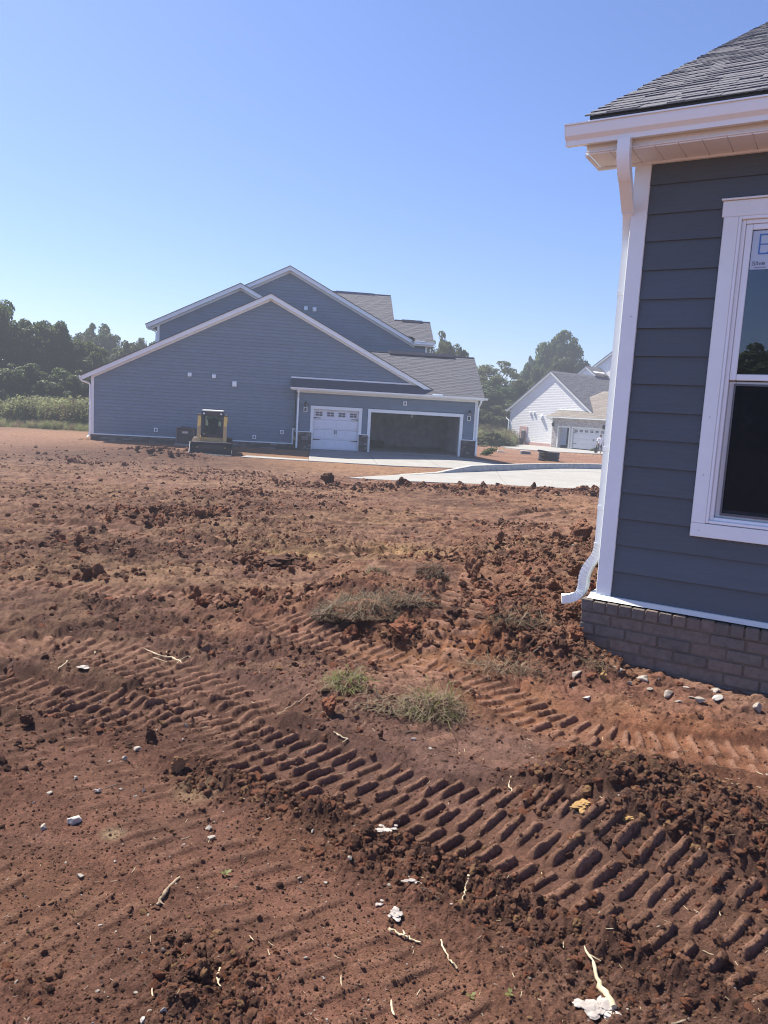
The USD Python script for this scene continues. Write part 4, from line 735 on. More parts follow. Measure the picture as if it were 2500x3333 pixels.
# downspout at the corner: outlet, two elbows, long drop, kick-out at the foot
def ribbed(pts, name='downspout', w=.074, d=.052, side=(0, -1, 0), crimp=0):
    k = []; 
    for t in np.linspace(-.5, .5, 8): k.append((w * t, d / 2 - (.004 if int((t + .5) * 7.01) % 2 else 0)))
    pr = k + [(w * .5, -d / 2), (-w * .5, -d / 2)]
    sc = None
    if crimp: pts = np.array(pts, float); pts = smooth_line(pts, crimp); sc = np.where(np.arange(crimp) % 2 == 0, 1.0, .94)
    return MB().sweep(pr, pts, side, sc).build(name, 'metal_white', P2, smooth=20)
YG = -OV - .04
ribbed([(-.004, YG, 3.90), (-.004, YG, 3.86), (-.004, YG + .01, 3.80), (-.005, YG + .05, 3.74), (-.008, YG + .10, 3.70)], 'downspout_elbow', .078, .058, (1, 0, 0), 14)
ribbed([(-.007, YG + .095, 3.705), (-.030, -.02, 3.56)], 'downspout_offset', side=(1, 0, 0))
ribbed([(-.028, -.03, 3.57), (-.036, .015, 3.53), (-.042, .055, 3.48), (-.045, .080, 3.43), (-.045, .085, 3.36)], 'downspout_elbow', .062, .070, (1, 0, 0), 14)
ribbed([(-.045, .085, 3.40), (-.045, .085, 1.36)])
ribbed([(-.045, .085, 1.39), (-.047, .085, 1.33), (-.060, .083, 1.29), (-.087, .079, 1.245), (-.112, .074, 1.195), (-.124, .071, 1.15), (-.126, .070, 1.10)], 'downspout_elbow', .082, .064, crimp=24)
ribbed([(-.126, .070, 1.12), (-.129, .069, 1.06), (-.140, .063, 1.02), (-.170, .052, .990), (-.208, .038, .974), (-.258, .018, .965)], 'downspout_elbow', .082, .064, crimp=24)
for zz in (3.05, 2.02, 1.62): MB().box(-.074, -.013, .044, .126, zz, zz + .028).build('strap', 'metal_white', P2)

# ------------------------------------------------------------------ air conditioner by the far garage wall
def ac_unit(name, label, loc, rot, s=.82, h=.86):
    A = Frame(name, label, 'air conditioner', loc, rot); a = A.path; r = s / 2
    MB().box(-r - .08, r + .08, -r - .08, r + .08, -.08, .05).build('pad', 'concrete', a)
    MB().rbox(-r + .02, r - .02, -r + .02, r - .02, .05, h - .06, .04).build('coil', 'bucket_dark', a)
    for sx in (-1, 1):
        for sy in (-1, 1): MB().rbox(sx * r - .035, sx * r + .035, sy * r - .035, sy * r + .035, .05, h - .05, .012).build('corner_post', 'ac_grey', a)
    m = MB()
    for zz in np.arange(.10, h - .08, .045):
        for y in (-r, r): m.box(-r + .03, r - .03, y - .008, y + .008, zz, zz + .014)
        for x in (-r, r): m.box(x - .008, x + .008, -r + .03, r - .03, zz, zz + .014)
    m.build('louvre', 'ac_grey', a, kind='stuff')
    MB().rbox(-r - .02, r + .02, -r - .02, r + .02, h - .055, h, .015).build('top_panel', 'ac_grey', a)
    MB().tube([(0, 0, h), (0, 0, h + .035)], [.30, .24], 16).build('fan_guard', 'dark_plastic', a)
    MB().box(-.14, .14, -r - .014, -r - .008, h - .30, h - .20).build('badge_plate', 'steel', a)
    return A
aw = hw(-5.40, HB - .62); ac_unit('air_conditioner', 'dark gray condenser unit against the gray house behind the loader', (*aw, float(zbase(*aw)) + .02), math.degrees(YF), .86, .88)

# ------------------------------------------------------------------ compact track loader
lp_ = spot(684, 1484); lp_[2] = gz(lp_[0], lp_[1] + .8)
lc = (lp_[0], lp_[1], float(zbase(lp_[0], lp_[1])) + .02)
LD = Frame('track_loader', 'yellow and black compact track loader with its wide bucket lowered', 'loader', lc, math.degrees(math.atan2(-lc[0], lc[1])) * .75)
q = LD.path
bk = Polygon([(0, 0), (-.75, .0), (-.82, .10), (-.80, .35), (-.66, .55), (-.62, .57), (-.60, .53), (-.73, .34), (-.75, .12), (-.70, .045), (-.02, .03)])
bm = trimesh.creation.extrude_polygon(bk, 1.96, engine='earcut'); v_ = bm.vertices; BK = MB().add(np.c_[v_[:, 2] - .98, -v_[:, 0], v_[:, 1] + .02], bm.faces).build('bucket', 'bucket_dark', q)
for s in (-.985, .955):
    sd = trimesh.creation.extrude_polygon(Polygon([(0, 0), (-.75, 0), (-.82, .10), (-.80, .35), (-.66, .56), (-.55, .56), (-.05, .10)]), .03, engine='earcut'); v_ = sd.vertices; MB().add(np.c_[v_[:, 2] + s, -v_[:, 0], v_[:, 1] + .02], sd.faces).build('side_plate', 'steel' if s < 0 else 'bucket_dark', BK)
MB().box(-.985, .985, -.05, .12, .0, .035).build('cutting_edge', 'steel', BK)
for xx in np.linspace(-.92, .92, 8): MB().tube([(xx, -.045, .03), (xx, -.062, .03)], .035, 8).build('bolt', 'white_stone', BK)
MB().box(-.94, .94, .60, .66, .575, .60).build('bucket_lip', 'steel', BK)
B0 = .95                                   # machine front behind the bucket
for s in (-1, 1):                           # tracks with lugs and rollers
    x0, x1 = (.52, .92) if s > 0 else (-.92, -.52)
    tp = [(.0, .16), (.10, .05), (.30, .0), (1.35, .0), (1.62, .10), (1.70, .30), (1.60, .52), (1.35, .62), (.45, .58), (.10, .42)]
    tm = trimesh.creation.extrude_polygon(Polygon([(a, b) for a, b in tp]).buffer(.05), x1 - x0, engine='earcut'); v_ = tm.vertices
    TRK = MB().add(np.c_[v_[:, 2] + x0, v_[:, 0] + B0 + .15, v_[:, 1] + .06], tm.faces).build('track', 'rubber_dusty' if s < 0 else 'rubber', q)
    ring = np.array(Polygon(tp).buffer(.06).exterior.coords); dd = np.r_[0, np.cumsum(np.linalg.norm(np.diff(ring, axis=0), axis=1))]
    for t_ in np.arange(0, dd[-1], .115):
        a = np.array([np.interp(t_, dd, ring[:, k]) for k in (0, 1)]); b = np.array([np.interp(t_ + .045, dd, ring[:, k]) for k in (0, 1)]); n_ = np.array([(b - a)[1], -(b - a)[0]]); n_ = n_ / np.linalg.norm(n_) * .022
        if not Polygon(tp).buffer(.06).contains(Point(a + n_)): pass
        else: n_ = -n_
        MB().hexa([[x0 + .01, a[0] + B0 + .15, a[1] + .06], [x1 - .01, a[0] + B0 + .15, a[1] + .06], [x1 - .01, b[0] + B0 + .15, b[1] + .06], [x0 + .01, b[0] + B0 + .15, b[1] + .06],
                   [x0 + .02, (a + n_)[0] + B0 + .15, (a + n_)[1] + .06], [x1 - .02, (a + n_)[0] + B0 + .15, (a + n_)[1] + .06], [x1 - .02, (b + n_)[0] + B0 + .15, (b + n_)[1] + .06], [x0 + .02, (b + n_)[0] + B0 + .15, (b + n_)[1] + .06]]).build('lug', 'rubber_dusty' if s < 0 else 'rubber', TRK)
    for ry in (.35, .75, 1.15, 1.5): MB().tube([(x0 - .01, B0 + .15 + ry, .26 if ry < 1.4 else .38), (x1 + .01, B0 + .15 + ry, .26 if ry < 1.4 else .38)], .14, 12).build('roller', 'yellow_dusty', TRK)
MB().hull([(x, y, z) for x in (-.55, .55) for y, z in ((B0 + .10, .30), (B0 + .05, .62), (B0 + .12, .80), (B0 + 1.75, .30), (B0 + 1.75, .95))]).build('chassis', 'yellow_dusty', q)
MB().hull([(x, y, z) for x in (-.50, .50) for y, z in ((B0 + 1.5, .5), (B0 + 1.95, .55), (B0 + 1.9, 1.35), (B0 + 1.45, 1.45))]).build('engine_cover', 'yellow_paint', q)
for x0, x1 in ((-.33, -.27), (-.25, -.19)): MB().hexa([[x0, B0 + .02, .70], [x1, B0 + .02, .70], [x1, B0 + .06, .70], [x0, B0 + .06, .70], [x0 - .04, B0 + .05, .78], [x1 - .04, B0 + .05, .78], [x1 - .04, B0 + .09, .78], [x0 - .04, B0 + .09, .78]]).build('stripe', 'yellow_paint', q)
MB().box(-.48, .48, B0 + .02, B0 + .09, .33, .50).build('front_recess', 'dark_plastic', q)
# cab: frame of posts round an open-looking glazed front
CB = MB(); F0, F1 = B0 + .15, B0 + 1.35
for s in (-1, 1):
    CB.hull([(s * .46 + a, F0 + y0 + b, z) for a in (-.05, .05) for b in (-.05, .05) for y0, z in ((0, .80), (.10, 2.02))]); CB.hull([(s * .46 + a, F1 + b, z) for a in (-.04, .04) for b in (-.04, .04) for z in (.80, 2.02)])
    CB.hull([(s * .46 + a, y, 1.96 + c) for a in (-.04, .04) for y in (F0 + .08, F1) for c in (-.05, .05)])
CB.rbox(-.48, .48, F0 + .05, F0 + .15, 1.80, 2.02, .02); CB.rbox(-.50, .50, F0 - .08, F0 + .1, .80, .93, .03); CB.rbox(-.48, .48, F1 - .04, F1 + .04, .8, 1.3, .02)
for s in (-1, 1):
    CB.hull([(s * a, F0 + .12 + y, z) for y in (0, .03) for a, z in ((.46, 1.85), (.30, 1.85), (.46, 1.60))]); CB.hull([(s * a, F0 + .10 + y, z) for y in (0, .03) for a, z in ((.46, 1.45), (.33, 1.62), (.46, 1.7))])
CAB = CB.build('cab', 'dark_plastic', q)
MB().rbox(-.49, .49, F0 + .02, F1 + .05, 2.02, 2.085, .025).build('cab_roof', 'metal_white', CAB)
MB().hexa([[-.43, F0 + .03, .93], [.43, F0 + .03, .93], [.43, F0 + .036, .93], [-.43, F0 + .036, .93], [-.42, F0 + .11, 1.82], [.42, F0 + .11, 1.82], [.42, F0 + .116, 1.82], [-.42, F0 + .116, 1.82]]).build('windscreen', 'cab_glass', CAB)
MB().prism([(-.34, 1.62), (-.24, 1.48), (.24, 1.48), (.34, 1.62), (.34, 1.74), (.22, 1.88), (-.22, 1.88), (-.34, 1.74)], F1 - .03, F1 - .024).build('rear_window', 'dusty_glass', CAB); MB().prism([(-.44, 1.3), (.44, 1.3), (.44, 1.95), (-.44, 1.95)], F1 + .0, F1 + .006).build('rear_screen', 'dusty_glass', CAB)
MB().box(-.40, .40, F1 - .05, F1 - .04, 1.655, 1.68).build('rear_bar', 'steel', CAB)
for s in (-1, 1): MB().tube([(s * .40, F0 + .02, 1.91), (s * .40, F0 + .06, 1.91)], .045, 10).build('headlight', 'vinyl_white', CAB)
MB().hull([(x, y, z) for x in (-.24, .24) for y, z in ((F0 + .75, .95), (F0 + .95, .95), (F0 + .85, 1.62), (F0 + .95, 1.62))] + [(x, F0 + .45, .98) for x in (-.22, .22)] + [(0, F0 + .86, 1.72)]).build('seat', 'bag_black', CAB)
for s in (-1, 1): MB().tube([(s * .30, F0 + .55, .95), (s * .30, F0 + .48, 1.25), (s * .27, F0 + .44, 1.32)], .03, 6).build('lever', 'bag_black', CAB)
MB().hull([(s, F0 + .9, z) for s in (-.30, -.12) for z in (1.56, 1.60)] + [(-.2, F0 + .95, 1.58)]).build('head_rest', 'steel', CAB); MB().hull([(s, F0 + .9, z) for s in (.12, .32) for z in (1.54, 1.60)] + [(.2, F0 + .95, 1.58)]).build('head_rest', 'steel', CAB)
for s in (-1, 1):                           # lift arms
    x0, x1 = sorted((s * .53, s * .68))
    MB().hull([(x, y, z) for x in (x0, x1) for y, z in ((B0 + .02, 1.30), (B0 + .20, 1.30), (B0 + .22, 1.80), (B0 + .38, 1.80))]).build('lift_arm', 'yellow_paint', q)
    MB().hull([(x, y, z) for x in (x0, x1) for y, z in ((B0 + .22, 1.66), (B0 + .22, 1.81), (B0 + 1.75, 1.62), (B0 + 1.75, 1.46))]).build('lift_arm', 'yellow_paint', q)
    MB().hull([(x, y, z) for x in (x0 - .005, x1 + .005) for y, z in ((B0 - .25, .30), (B0 - .10, .28), (B0 + .0, 1.33), (B0 + .22, 1.33))]).build('lift_arm', 'yellow_dusty', q)
    MB().rbox(x0 - .01, x1 + .02, B0 + .18, B0 + .5, 1.81, 1.88, .02).build('arm_cap', 'dark_plastic', q)
    MB().tube([(s * .60, B0 - .1, .55), (s * .60, B0 + .5, .95)], .04, 8).build('hydraulic_cylinder', 'steel', q)
MB().box(-.6, .6, B0 - .28, B0 - .18, .25, .45).build('quick_hitch', 'dark_plastic', q)

# ------------------------------------------------------------------ white house far off
KW = 1.162; TH = math.radians(-48.0); WU = np.array([math.cos(TH), math.sin(TH)]); WV = np.array([-math.sin(TH), math.cos(TH)])
pB = at(1653.7, 1446.1, 86.0); WZ = pB[2]
H3 = Frame('white_house', 'white sided house with gray roof, gables and a brick garage front', 'house', (pB[0], pB[1], WZ), -51.0, None, (1.04, 1, 1)); P3 = H3.path
def zl(z): return (z + .22) * KW
def ul(u): return u * KW
jb = MB(); ap_u, ap_z = ul(4.40), zl(6.72); ws = .755
def wroof(x): return ap_z - ws * abs(x - ap_u)
boards(P3, 'siding_white', 0., .45, ap_z - .3, .178, lambda z: max(.0, ap_u - (ap_z - .25 - z) / ws), lambda z: min(ul(9.1) if z > 2.9 else ul(5.3), ap_u + (ap_z - .25 - z) / ws), joined=jb, proud=.014); jb.build('siding', 'siding_white', P3, kind='stuff')
MB().prism([(.0, -.6), (ul(5.4), -.6), (ul(5.4), 2.9), (ul(9.1), 2.9), (ul(9.1), zl(3.0)), (ap_u, ap_z - .2), (0, zl(2.6))], .020, .15).build('wall', 'siding_white', P3)
MB().box(-.02, ul(5.35), -.04, .004, -.8, .45).build('foundation', 'pink_wrap', P3)
MB().box(0., .12, -.03, .0, .45, zl(2.5)).build('corner_board', 'trim_white', P3)
MB().box(.0, .1, .15, 12, -.5, zl(2.6)).build('side_wall', 'siding_white', P3)
rp = [(ul(-.39), wroof(ul(-.39))), (ap_u, ap_z), (ul(9.15), wroof(ul(9.15)))]
rake(P3, rp, -.17, -.13, .25, off=.05); rake(P3, rp, -.129, .0, .03, 'rake_soffit', 'soffit_white', .2)
roof_deck(P3, rp[0][0] - .05, rp[0][1], ap_u, ap_z, -.19, 12., mt='shingle_far', th=.06)
RD = 8.6
roof_deck(P3, ap_u, ap_z, ul(9.2), wroof(ul(9.2)), -.19, RD * 1.5, mt='shingle_far', th=.06)
sv = np.array([1, 0, -ws]) / math.hypot(1, ws)
shingles(P3, 'roof_shingles', 'shingle_far', (ul(9.2), RD * 1.3, wroof(ul(9.2))), (0, -1, 0), -sv, np.array([ws, 0, 1]) / math.hypot(1, ws), RD * 1.3 + .17, (ul(9.2) - ap_u) * math.hypot(1, ws), None, expo=.20, tab=(.3, .6), thick=.02, seed=51)
MB().box(ul(-.5), ul(-.36), -.2, 12, wroof(ul(-.39)) - .16, wroof(ul(-.39)) - .04).build('gutter', 'metal_white', P3)
down_pipe(P3, [(ul(-.42), -.05, zl(2.4)), (ul(-.42), -.05, zl(2.3)), (-.12, -.08, zl(2.1)), (-.08, -.08, zl(1.9)), (-.08, -.08, .2)], w=.1)
# garage part: pale brick front, pent roof with hip, doorway, big door
gy_ = -.46; gx_0, gx_1 = ul(5.30), ul(12.2); EZ = zl(2.60)
D0, D1, G0, G1, DT = ul(5.99), ul(7.10), ul(7.50), ul(7.50) + 4.88, zl(1.72)
fz = zl(-.03)
MB().box(gx_0, D0, gy_, 0, fz - .4, EZ).build('brick_pier', 'mortar_pale', P3); MB().box(D1, G0, gy_, 0, fz - .4, EZ).build('brick_pier', 'mortar_pale', P3); MB().box(G1, gx_1 + .6, gy_, 0, fz - .4, EZ).build('brick_pier', 'mortar_pale', P3)
MB().box(D0, D1, gy_, 0, DT, EZ).build('brick_lintel', 'mortar_pale', P3); MB().box(G0, G1, gy_, 0, DT, EZ).build('brick_lintel', 'mortar_pale', P3)
r_ = random.Random(77); bk_ = {c: MB() for c in 'abc'}
z = fz
while z < EZ - .03:
    x = gx_0 - (.11 if int(z / .08) % 2 else 0)
    while x < gx_1:
        a, b = max(x, gx_0), x + .205; x += .215
        inside_open = any(b > o0 and a < o1 and z < DT for o0, o1 in ((D0 - .12, D1 + .12), (G0 - .12, G1 + .12)))
        if not inside_open: bk_[r_.choice('aabbc')].box(a, b, gy_ - .014 - .006 * r_.random(), gy_ + .004, z, z + .068)
    z += .079
for c, m_ in bk_.items(): m_.build('bricks', 'pale_brick_' + c, P3, kind='stuff')
for o0, o1 in ((D0, D1), (G0, G1)):
    for xx in (o0 - .13, o1): MB().box(xx, xx + .13, gy_ - .03, gy_ + .02, fz, DT).build('door_casing', 'trim_white', P3)
    MB().box(o0 - .13, o1 + .13, gy_ - .032, gy_ + .02, DT, DT + .14).build('door_casing', 'trim_white', P3)
garage_door(G0, G1, fz, DT, gy_ + .12, 8, P3, DT - .26)
MB().box(D0 - .5, D1 + .5, 1.6, 1.7, fz, 3.).build('room_back', 'ac_grey', P3); MB().box(gx_0, gx_1, .1, 3., fz - .05, fz).build('room_floor', 'garage_floor', P3); MB().box(gx_0, gx_1, 0.15, 3, 2.9, 3.).build('room_ceiling', 'plywood', P3)
py0 = gy_ - .40; PZ = EZ + .05
hx0 = ul(4.80)
MB().add([[hx0, py0, PZ], [hx0 + .95, .0, PZ + .75 * -py0], [hx0, .0, PZ]], [[0, 1, 2]]).build('roof_hip', 'shingle_far', P3)
MB().hexa([[hx0, py0, PZ - .06], [gx_1 + .8, py0, PZ - .06], [gx_1 + .8, 2.9, PZ - .06 + .75 * (2.9 - py0)], [hx0 + 3.9, 2.9, PZ - .06 + .75 * (2.9 - py0)], [hx0, py0, PZ], [gx_1 + .8, py0, PZ], [gx_1 + .8, 2.9, PZ + .75 * (2.9 - py0)], [hx0 + 3.9, 2.9, PZ + .75 * (2.9 - py0)]]).build('roof', 'shingle_tan', P3)
cc_, ss_ = math.cos(math.atan(.75)), math.sin(math.atan(.75))
shingles(P3, 'roof_shingles', 'shingle_tan', (hx0, py0, PZ), (1, 0, 0), (0, cc_, ss_), (0, -ss_, cc_), gx_1 + .8 - hx0, (2.9 - py0) / cc_, lambda c: c[0] > hx0 + (c[1] - py0) * 1.1 and (c[1] < -.02 or c[2] > wroof(c[0]) - .05), expo=.20, tab=(.3, .6), thick=.02, seed=52)
MB().box(hx0 - .06, gx_1 + .8, py0 - .12, py0, PZ - .13, PZ - .02).build('gutter', 'metal_white', P3); MB().box(hx0, gx_1 + .8, py0, 0., PZ - .16, PZ - .1).build('soffit', 'soffit_white', P3)
MB().box(ul(5.5), ul(8.8), -.05, .0, zl(3.2), zl(3.29)).build('flashing_trim', 'trim_white', P3)
down_pipe(P3, [(ul(4.9), py0 - .05, EZ - .05), (ul(4.9), py0 - .05, EZ - .12), (ul(5.15), -.3, EZ - .35), (ul(5.2), -.3, EZ - .5), (ul(5.2), -.3, fz)], w=.1)
for x_, z_ in ((ul(5.42), zl(1.85)), (ul(10.6), zl(1.85))):
    l_ = MB().tube([(x_, gy_ - .15, z_ - .1), (x_, gy_ - .15, z_ + .14), (x_, gy_ - .15, z_ + .34)], [.08, .14, .02], 6).build('lamp', 'black_metal', P3); MB().tube([(x_, gy_, z_ - .05), (x_, gy_ - .15, z_ - .1)], .03, 6).build('arm', 'black_metal', l_)
for x_, z_ in ((ul(2.4), zl(2.87)), (ul(2.82), zl(2.9))): plate(P3, x_, z_, -.02, .16, .3, proud=.08)
MB().hull([(ul(3.72) + a, y, zl(2.58) + c) for a in (-.12, .12) for y, c in ((-.02, .2), (-.02, -.25), (-.22, -.2), (-.2, .05))]).build('exhaust_hood', 'metal_white', P3)
MB().box(ul(1.28), ul(2.19), -.05, -.01, zl(.2), zl(1.6)).build('meter_board', 'pink_wrap', P3)
MB().rbox(ul(1.62), ul(2.0), -.22, -.05, zl(.55), zl(1.25), .03).build('meter_box', 'ac_grey', P3); MB().tube([(ul(1.55), -.12, zl(1.0)), (ul(1.38), -.15, zl(.95)), (ul(1.34), -.15, zl(.7)), (ul(1.5), -.12, zl(.5))], .03, 6).build('conduit', 'black_metal', P3)
# dormer and upper gable
d1 = 6.4 * KW; a_u, a_z = ul(3.45), zl(7.62)
MB().prism([(ul(2.72), zl(5.0)), (ul(4.2), zl(5.0)), (ul(4.3), zl(7.05)), (a_u, a_z - .05), (ul(2.72), zl(7.05))], d1, d1 + 2.).build('dormer_wall', 'siding_white', P3)
rake(P3, [(ul(2.55), zl(6.92)), (a_u, a_z), (ul(4.5), zl(6.85))], d1 - .25, d1 - .1, .2, off=.0); roof_deck(P3, ul(2.5), zl(6.9), a_u, a_z + .03, d1 - .27, d1 + 3, mt='shingle_far'); roof_deck(P3, a_u, a_z + .03, ul(4.55), zl(6.85), d1 - .27, d1 + 3, mt='shingle_far')
d2 = 8.3 * KW; b_u, b_z = ul(5.1), zl(9.36); us = .69
urf = lambda x: b_z - us * abs(x - b_u)
jb = MB(); boards(P3, 'siding_white', d2, zl(4.5), b_z - .2, .178, lambda z: max(ul(2.95), b_u - (b_z - .2 - z) / us), lambda z: min(ul(9.), b_u + (b_z - .2 - z) / us), joined=jb, proud=.014); jb.build('siding', 'siding_white', P3, kind='stuff')
MB().prism([(ul(2.95), zl(4.)), (ul(9.), zl(4.)), (ul(9.), zl(6.2)), (b_u, b_z - .15), (ul(2.95), zl(7.6))], d2 + .004, d2 + .15).build('upper_wall', 'siding_white', P3)
rake(P3, [(ul(2.7), urf(ul(2.7))), (b_u, b_z), (ul(9.6), urf(ul(9.6)))], d2 - .2, d2 - .15, .25, off=.05); roof_deck(P3, ul(2.65), urf(ul(2.65)), b_u, b_z, d2 - .22, d2 + 9, mt='roof_black'); roof_deck(P3, b_u, b_z, ul(9.65), urf(ul(9.65)), d2 - .22, d2 + 9, mt='shingle_far')
for x_ in (ul(5.0), ul(5.35)): plate(P3, x_, zl(7.0), d2 - .02, .16, .3, proud=.1)
def w_local(u, d): return np.array([pB[0], pB[1]]) + WU * u + WV * d
aw = w_local(ul(1.62), -.75); ac_unit('air_conditioner', 'gray condenser unit beside the white house under the meter', (*aw, WZ - .02), -48., .9, .85)
# ------------------------------------------------------------------ things lying on the far site
cp = on_ground(1785, 1500); 
CO = Frame('pipe_coil', 'flat coil of black corrugated drain pipe with one end sticking out', 'pipe coil', (*cp[:2], cp[2] + .02)); c_ = CO.path
for i in range(4):
    t = np.linspace(0, 2 * PI, 61); rr = .60 + .012 * np.sin(3 * t + i); z = .07 + .135 * i + .01 * np.sin(2 * t + i)
    rad = .064 + .006 * np.cos(t * 60); MB().tube(np.stack([rr * np.cos(t) + .02 * (i % 2), rr * np.sin(t), z], 1), rad, 8).build('loop', 'pipe_black', c_, smooth=40)
t = np.linspace(0, 1, 12); MB().tube(np.stack([-.05 - .80 * t, -.45 - .15 * t, .50 + .22 * t - .10 * t * t], 1), .065, 8).build('free_end', 'pipe_black', c_, smooth=40)
for a in (.6, 2.6, 4.4): MB().box(.52 * math.cos(a) - .02, .52 * math.cos(a) + .02, .52 * math.sin(a) - .02, .52 * math.sin(a) + .02, .0, .58).build('tie', 'stick_pale', c_)
g_ = on_ground(1631, 1472); f_ = Frame('utility_cover', 'flat pale concrete cover lying on red dirt left of the riser', 'cover', g_); MB().rbox(-.30, .30, -.22, .22, -.05, .10, .02).build('slab', 'concrete_kerb', f_.path); MB().rbox(-.2, .2, -.14, .14, .10, .12, .01).build('lid', 'concrete', f_.path)
g_ = on_ground(1710, 1478); f_ = Frame('utility_riser', 'dark green utility box riser standing out of the dirt left of the pipe coil', 'utility box', g_); MB().hull([(x * .34 * s, y * .26 * s, z) for x in (-1, 1) for y in (-1, 1) for z, s in ((-.1, 1.1), (.20, 1.))]).build('body', 'ac_grey', f_.path); MB().rbox(-.36, .36, -.28, .28, .20, .25, .015).build('lid', 'concrete_kerb', f_.path)

# ------------------------------------------------------------------ the person at the white house
def limb(chain):
    hulls = [manifold3d.Manifold.batch_hull([manifold3d.Manifold.sphere(ra, 16).translate(list(map(float, a))), manifold3d.Manifold.sphere(rb_, 16).translate(list(map(float, b)))]) for (a, ra), (b, rb_) in zip(chain[:-1], chain[1:])]
    return hulls
def blend(parts, edge=.03, it=8):
    m = manifold3d.Manifold.batch_boolean(parts, manifold3d.OpType.Add).refine_to_length(edge).to_mesh(); t = trimesh.Trimesh(m.vert_properties[:, :3], m.tri_verts); trimesh.smoothing.filter_taubin(t, iterations=it); return t
pp = at(1950, 1475, 70.0); pp[2] = gz(pp[0], pp[1]) if True else pp[2]
def scaled(ch, k): return [((a[0], a[1], a[2]), r * k) for a, r in ch]
PS = Frame('person', 'person in white t-shirt and dark shorts carrying a dark bag along the white house driveway', 'person', (pp[0], pp[1], pp[2] + .02), 10.); a_ = PS.path
# facing -y (towards us), mid-stride, left arm away, right hand holding a bag (image left)
hipL, hipR = (.09, 0, .90), (-.09, 0, .90); kneeL, kneeR = (.13, -.18, .50), (-.10, .02, .48); ankL, ankR = (.12, -.05, .10), (-.12, .22, .12)
body = limb([((0, .0, .92), .135), ((0, -.02, 1.10), .125), ((0, -.03, 1.28), .145), ((0, -.02, 1.40), .11), ((0, -.03, 1.50), .052), ((0, -.05, 1.56), .05)])
body += limb([((-.17, -.02, 1.40), .065), ((.17, -.02, 1.40), .065)])
for h, k, an, s in ((hipL, kneeL, ankL, 1), (hipR, kneeR, ankR, -1)): body += limb([(h, .085), (k, .055), (an, .038)]) + limb([((an[0], an[1], an[2] - .03), .038), ((an[0] + .01 * s, an[1] - .15, max(an[2] - .06, .03)), .030)])
shL, elL, wrL = (.20, -.02, 1.38), (.29, .03, 1.12), (.33, -.05, .88); shR, elR, wrR = (-.20, -.02, 1.38), (-.30, -.02, 1.12), (-.30, -.12, .88)
body += limb([(shL, .052), (elL, .040), (wrL, .028)]) + limb([(shR, .052), (elR, .040), (wrR, .028)])
for w_, s in ((wrL, 1), (wrR, -1)):        # hands: palm, four fingers, thumb
    body += limb([(w_, .028), ((w_[0], w_[1] - .01, w_[2] - .07), .030)])
    for i in range(4): 
        y_ = w_[1] - .035 + .02 * i; body += limb([((w_[0], y_, w_[2] - .08), .0105), ((w_[0] - .005 * s, y_, w_[2] - .115 - .006 * (i in (1, 2))), .0095), ((w_[0] - .025 * s, y_, w_[2] - .14 - .006 * (i in (1, 2))), .0085)])
    body += limb([((w_[0], w_[1] - .03, w_[2] - .04), .012), ((w_[0] - .01 * s, w_[1] - .06, w_[2] - .07), .010), ((w_[0] - .015 * s, w_[1] - .062, w_[2] - .10), .009)])
head = manifold3d.Manifold.sphere(.098, 24).scale([.82, .98, 1.18]).translate([0, -.06, 1.655]); jaw = manifold3d.Manifold.sphere(.06, 16).scale([.9, .95, .8]).translate([0, -.095, 1.585]); nose = manifold3d.Manifold.sphere(.016, 10).scale([.8, 1.3, 1.2]).translate([0, -.16, 1.645]); ears = [manifold3d.Manifold.sphere(.022, 10).scale([.4, .8, 1.2]).translate([s * .083, -.05, 1.65]) for s in (-1, 1)]
bt = blend(body + [head, jaw, nose] + ears, .028, 6); BD = MB().tm(bt).build('body', 'skin', a_, smooth=True)
for s in (-1, 1): MB().tm(trimesh.creation.icosphere(1, .010).apply_translation([s * .032, -.146, 1.665])).build('eye', 'hair', BD)
MB().box(-.022, .022, -.150, -.140, 1.595, 1.603).build('mouth', 'hair', BD)
hair = (manifold3d.Manifold.sphere(.108, 24).scale([.84, 1.0, 1.16]).translate([0, -.045, 1.672])) - manifold3d.Manifold.cube([.3, .2, .16], True).translate([0, -.17, 1.63]); MB().man(hair).build('hair', 'hair', a_, smooth=True)
MB().man((manifold3d.Manifold.sphere(.066, 16).scale([.95, .95, .75]).translate([0, -.100, 1.572])) - manifold3d.Manifold.cube([.2, .2, .1], True).translate([0, -.1, 1.64])).build('beard', 'hair', a_, smooth=True)
shirt = blend(limb([((0, .0, .90), .152), ((0, -.02, 1.10), .142), ((0, -.03, 1.28), .160), ((0, -.02, 1.41), .115)]) + limb([((-.18, -.02, 1.395), .075), ((.18, -.02, 1.395), .075)]) + limb([(shL, .068), ((.265, .01, 1.20), .062)]) + limb([(shR, .068), ((-.27, -.02, 1.20), .062)]), .03, 6); MB().tm(shirt).build('shirt', 'shirt', a_, smooth=True)
sh = blend(limb([((-.05, 0, .93), .135), ((.05, 0, .93), .135)]) + limb([(hipL, .105), ((.122, -.14, .55), .082)]) + limb([(hipR, .105), ((-.10, .015, .53), .082)]), .03, 6); MB().tm(sh).build('shorts', 'shorts', a_, smooth=True)
for an, s in ((ankL, 1), (ankR, -1)): MB().tm(blend(limb([((an[0], an[1] + .03, an[2] - .045), .045), ((an[0] + .01 * s, an[1] - .16, max(an[2] - .06, .035)), .037)]), .02, 4)).build('shoe', 'shoe', a_, smooth=True)
wb = np.array([pp[0], pp[1], pp[2]]); BG = Frame('bag', 'dark full bag hanging from the walking person', 'bag', (pp[0] - .36, pp[1] - .10, pp[2] + .1))
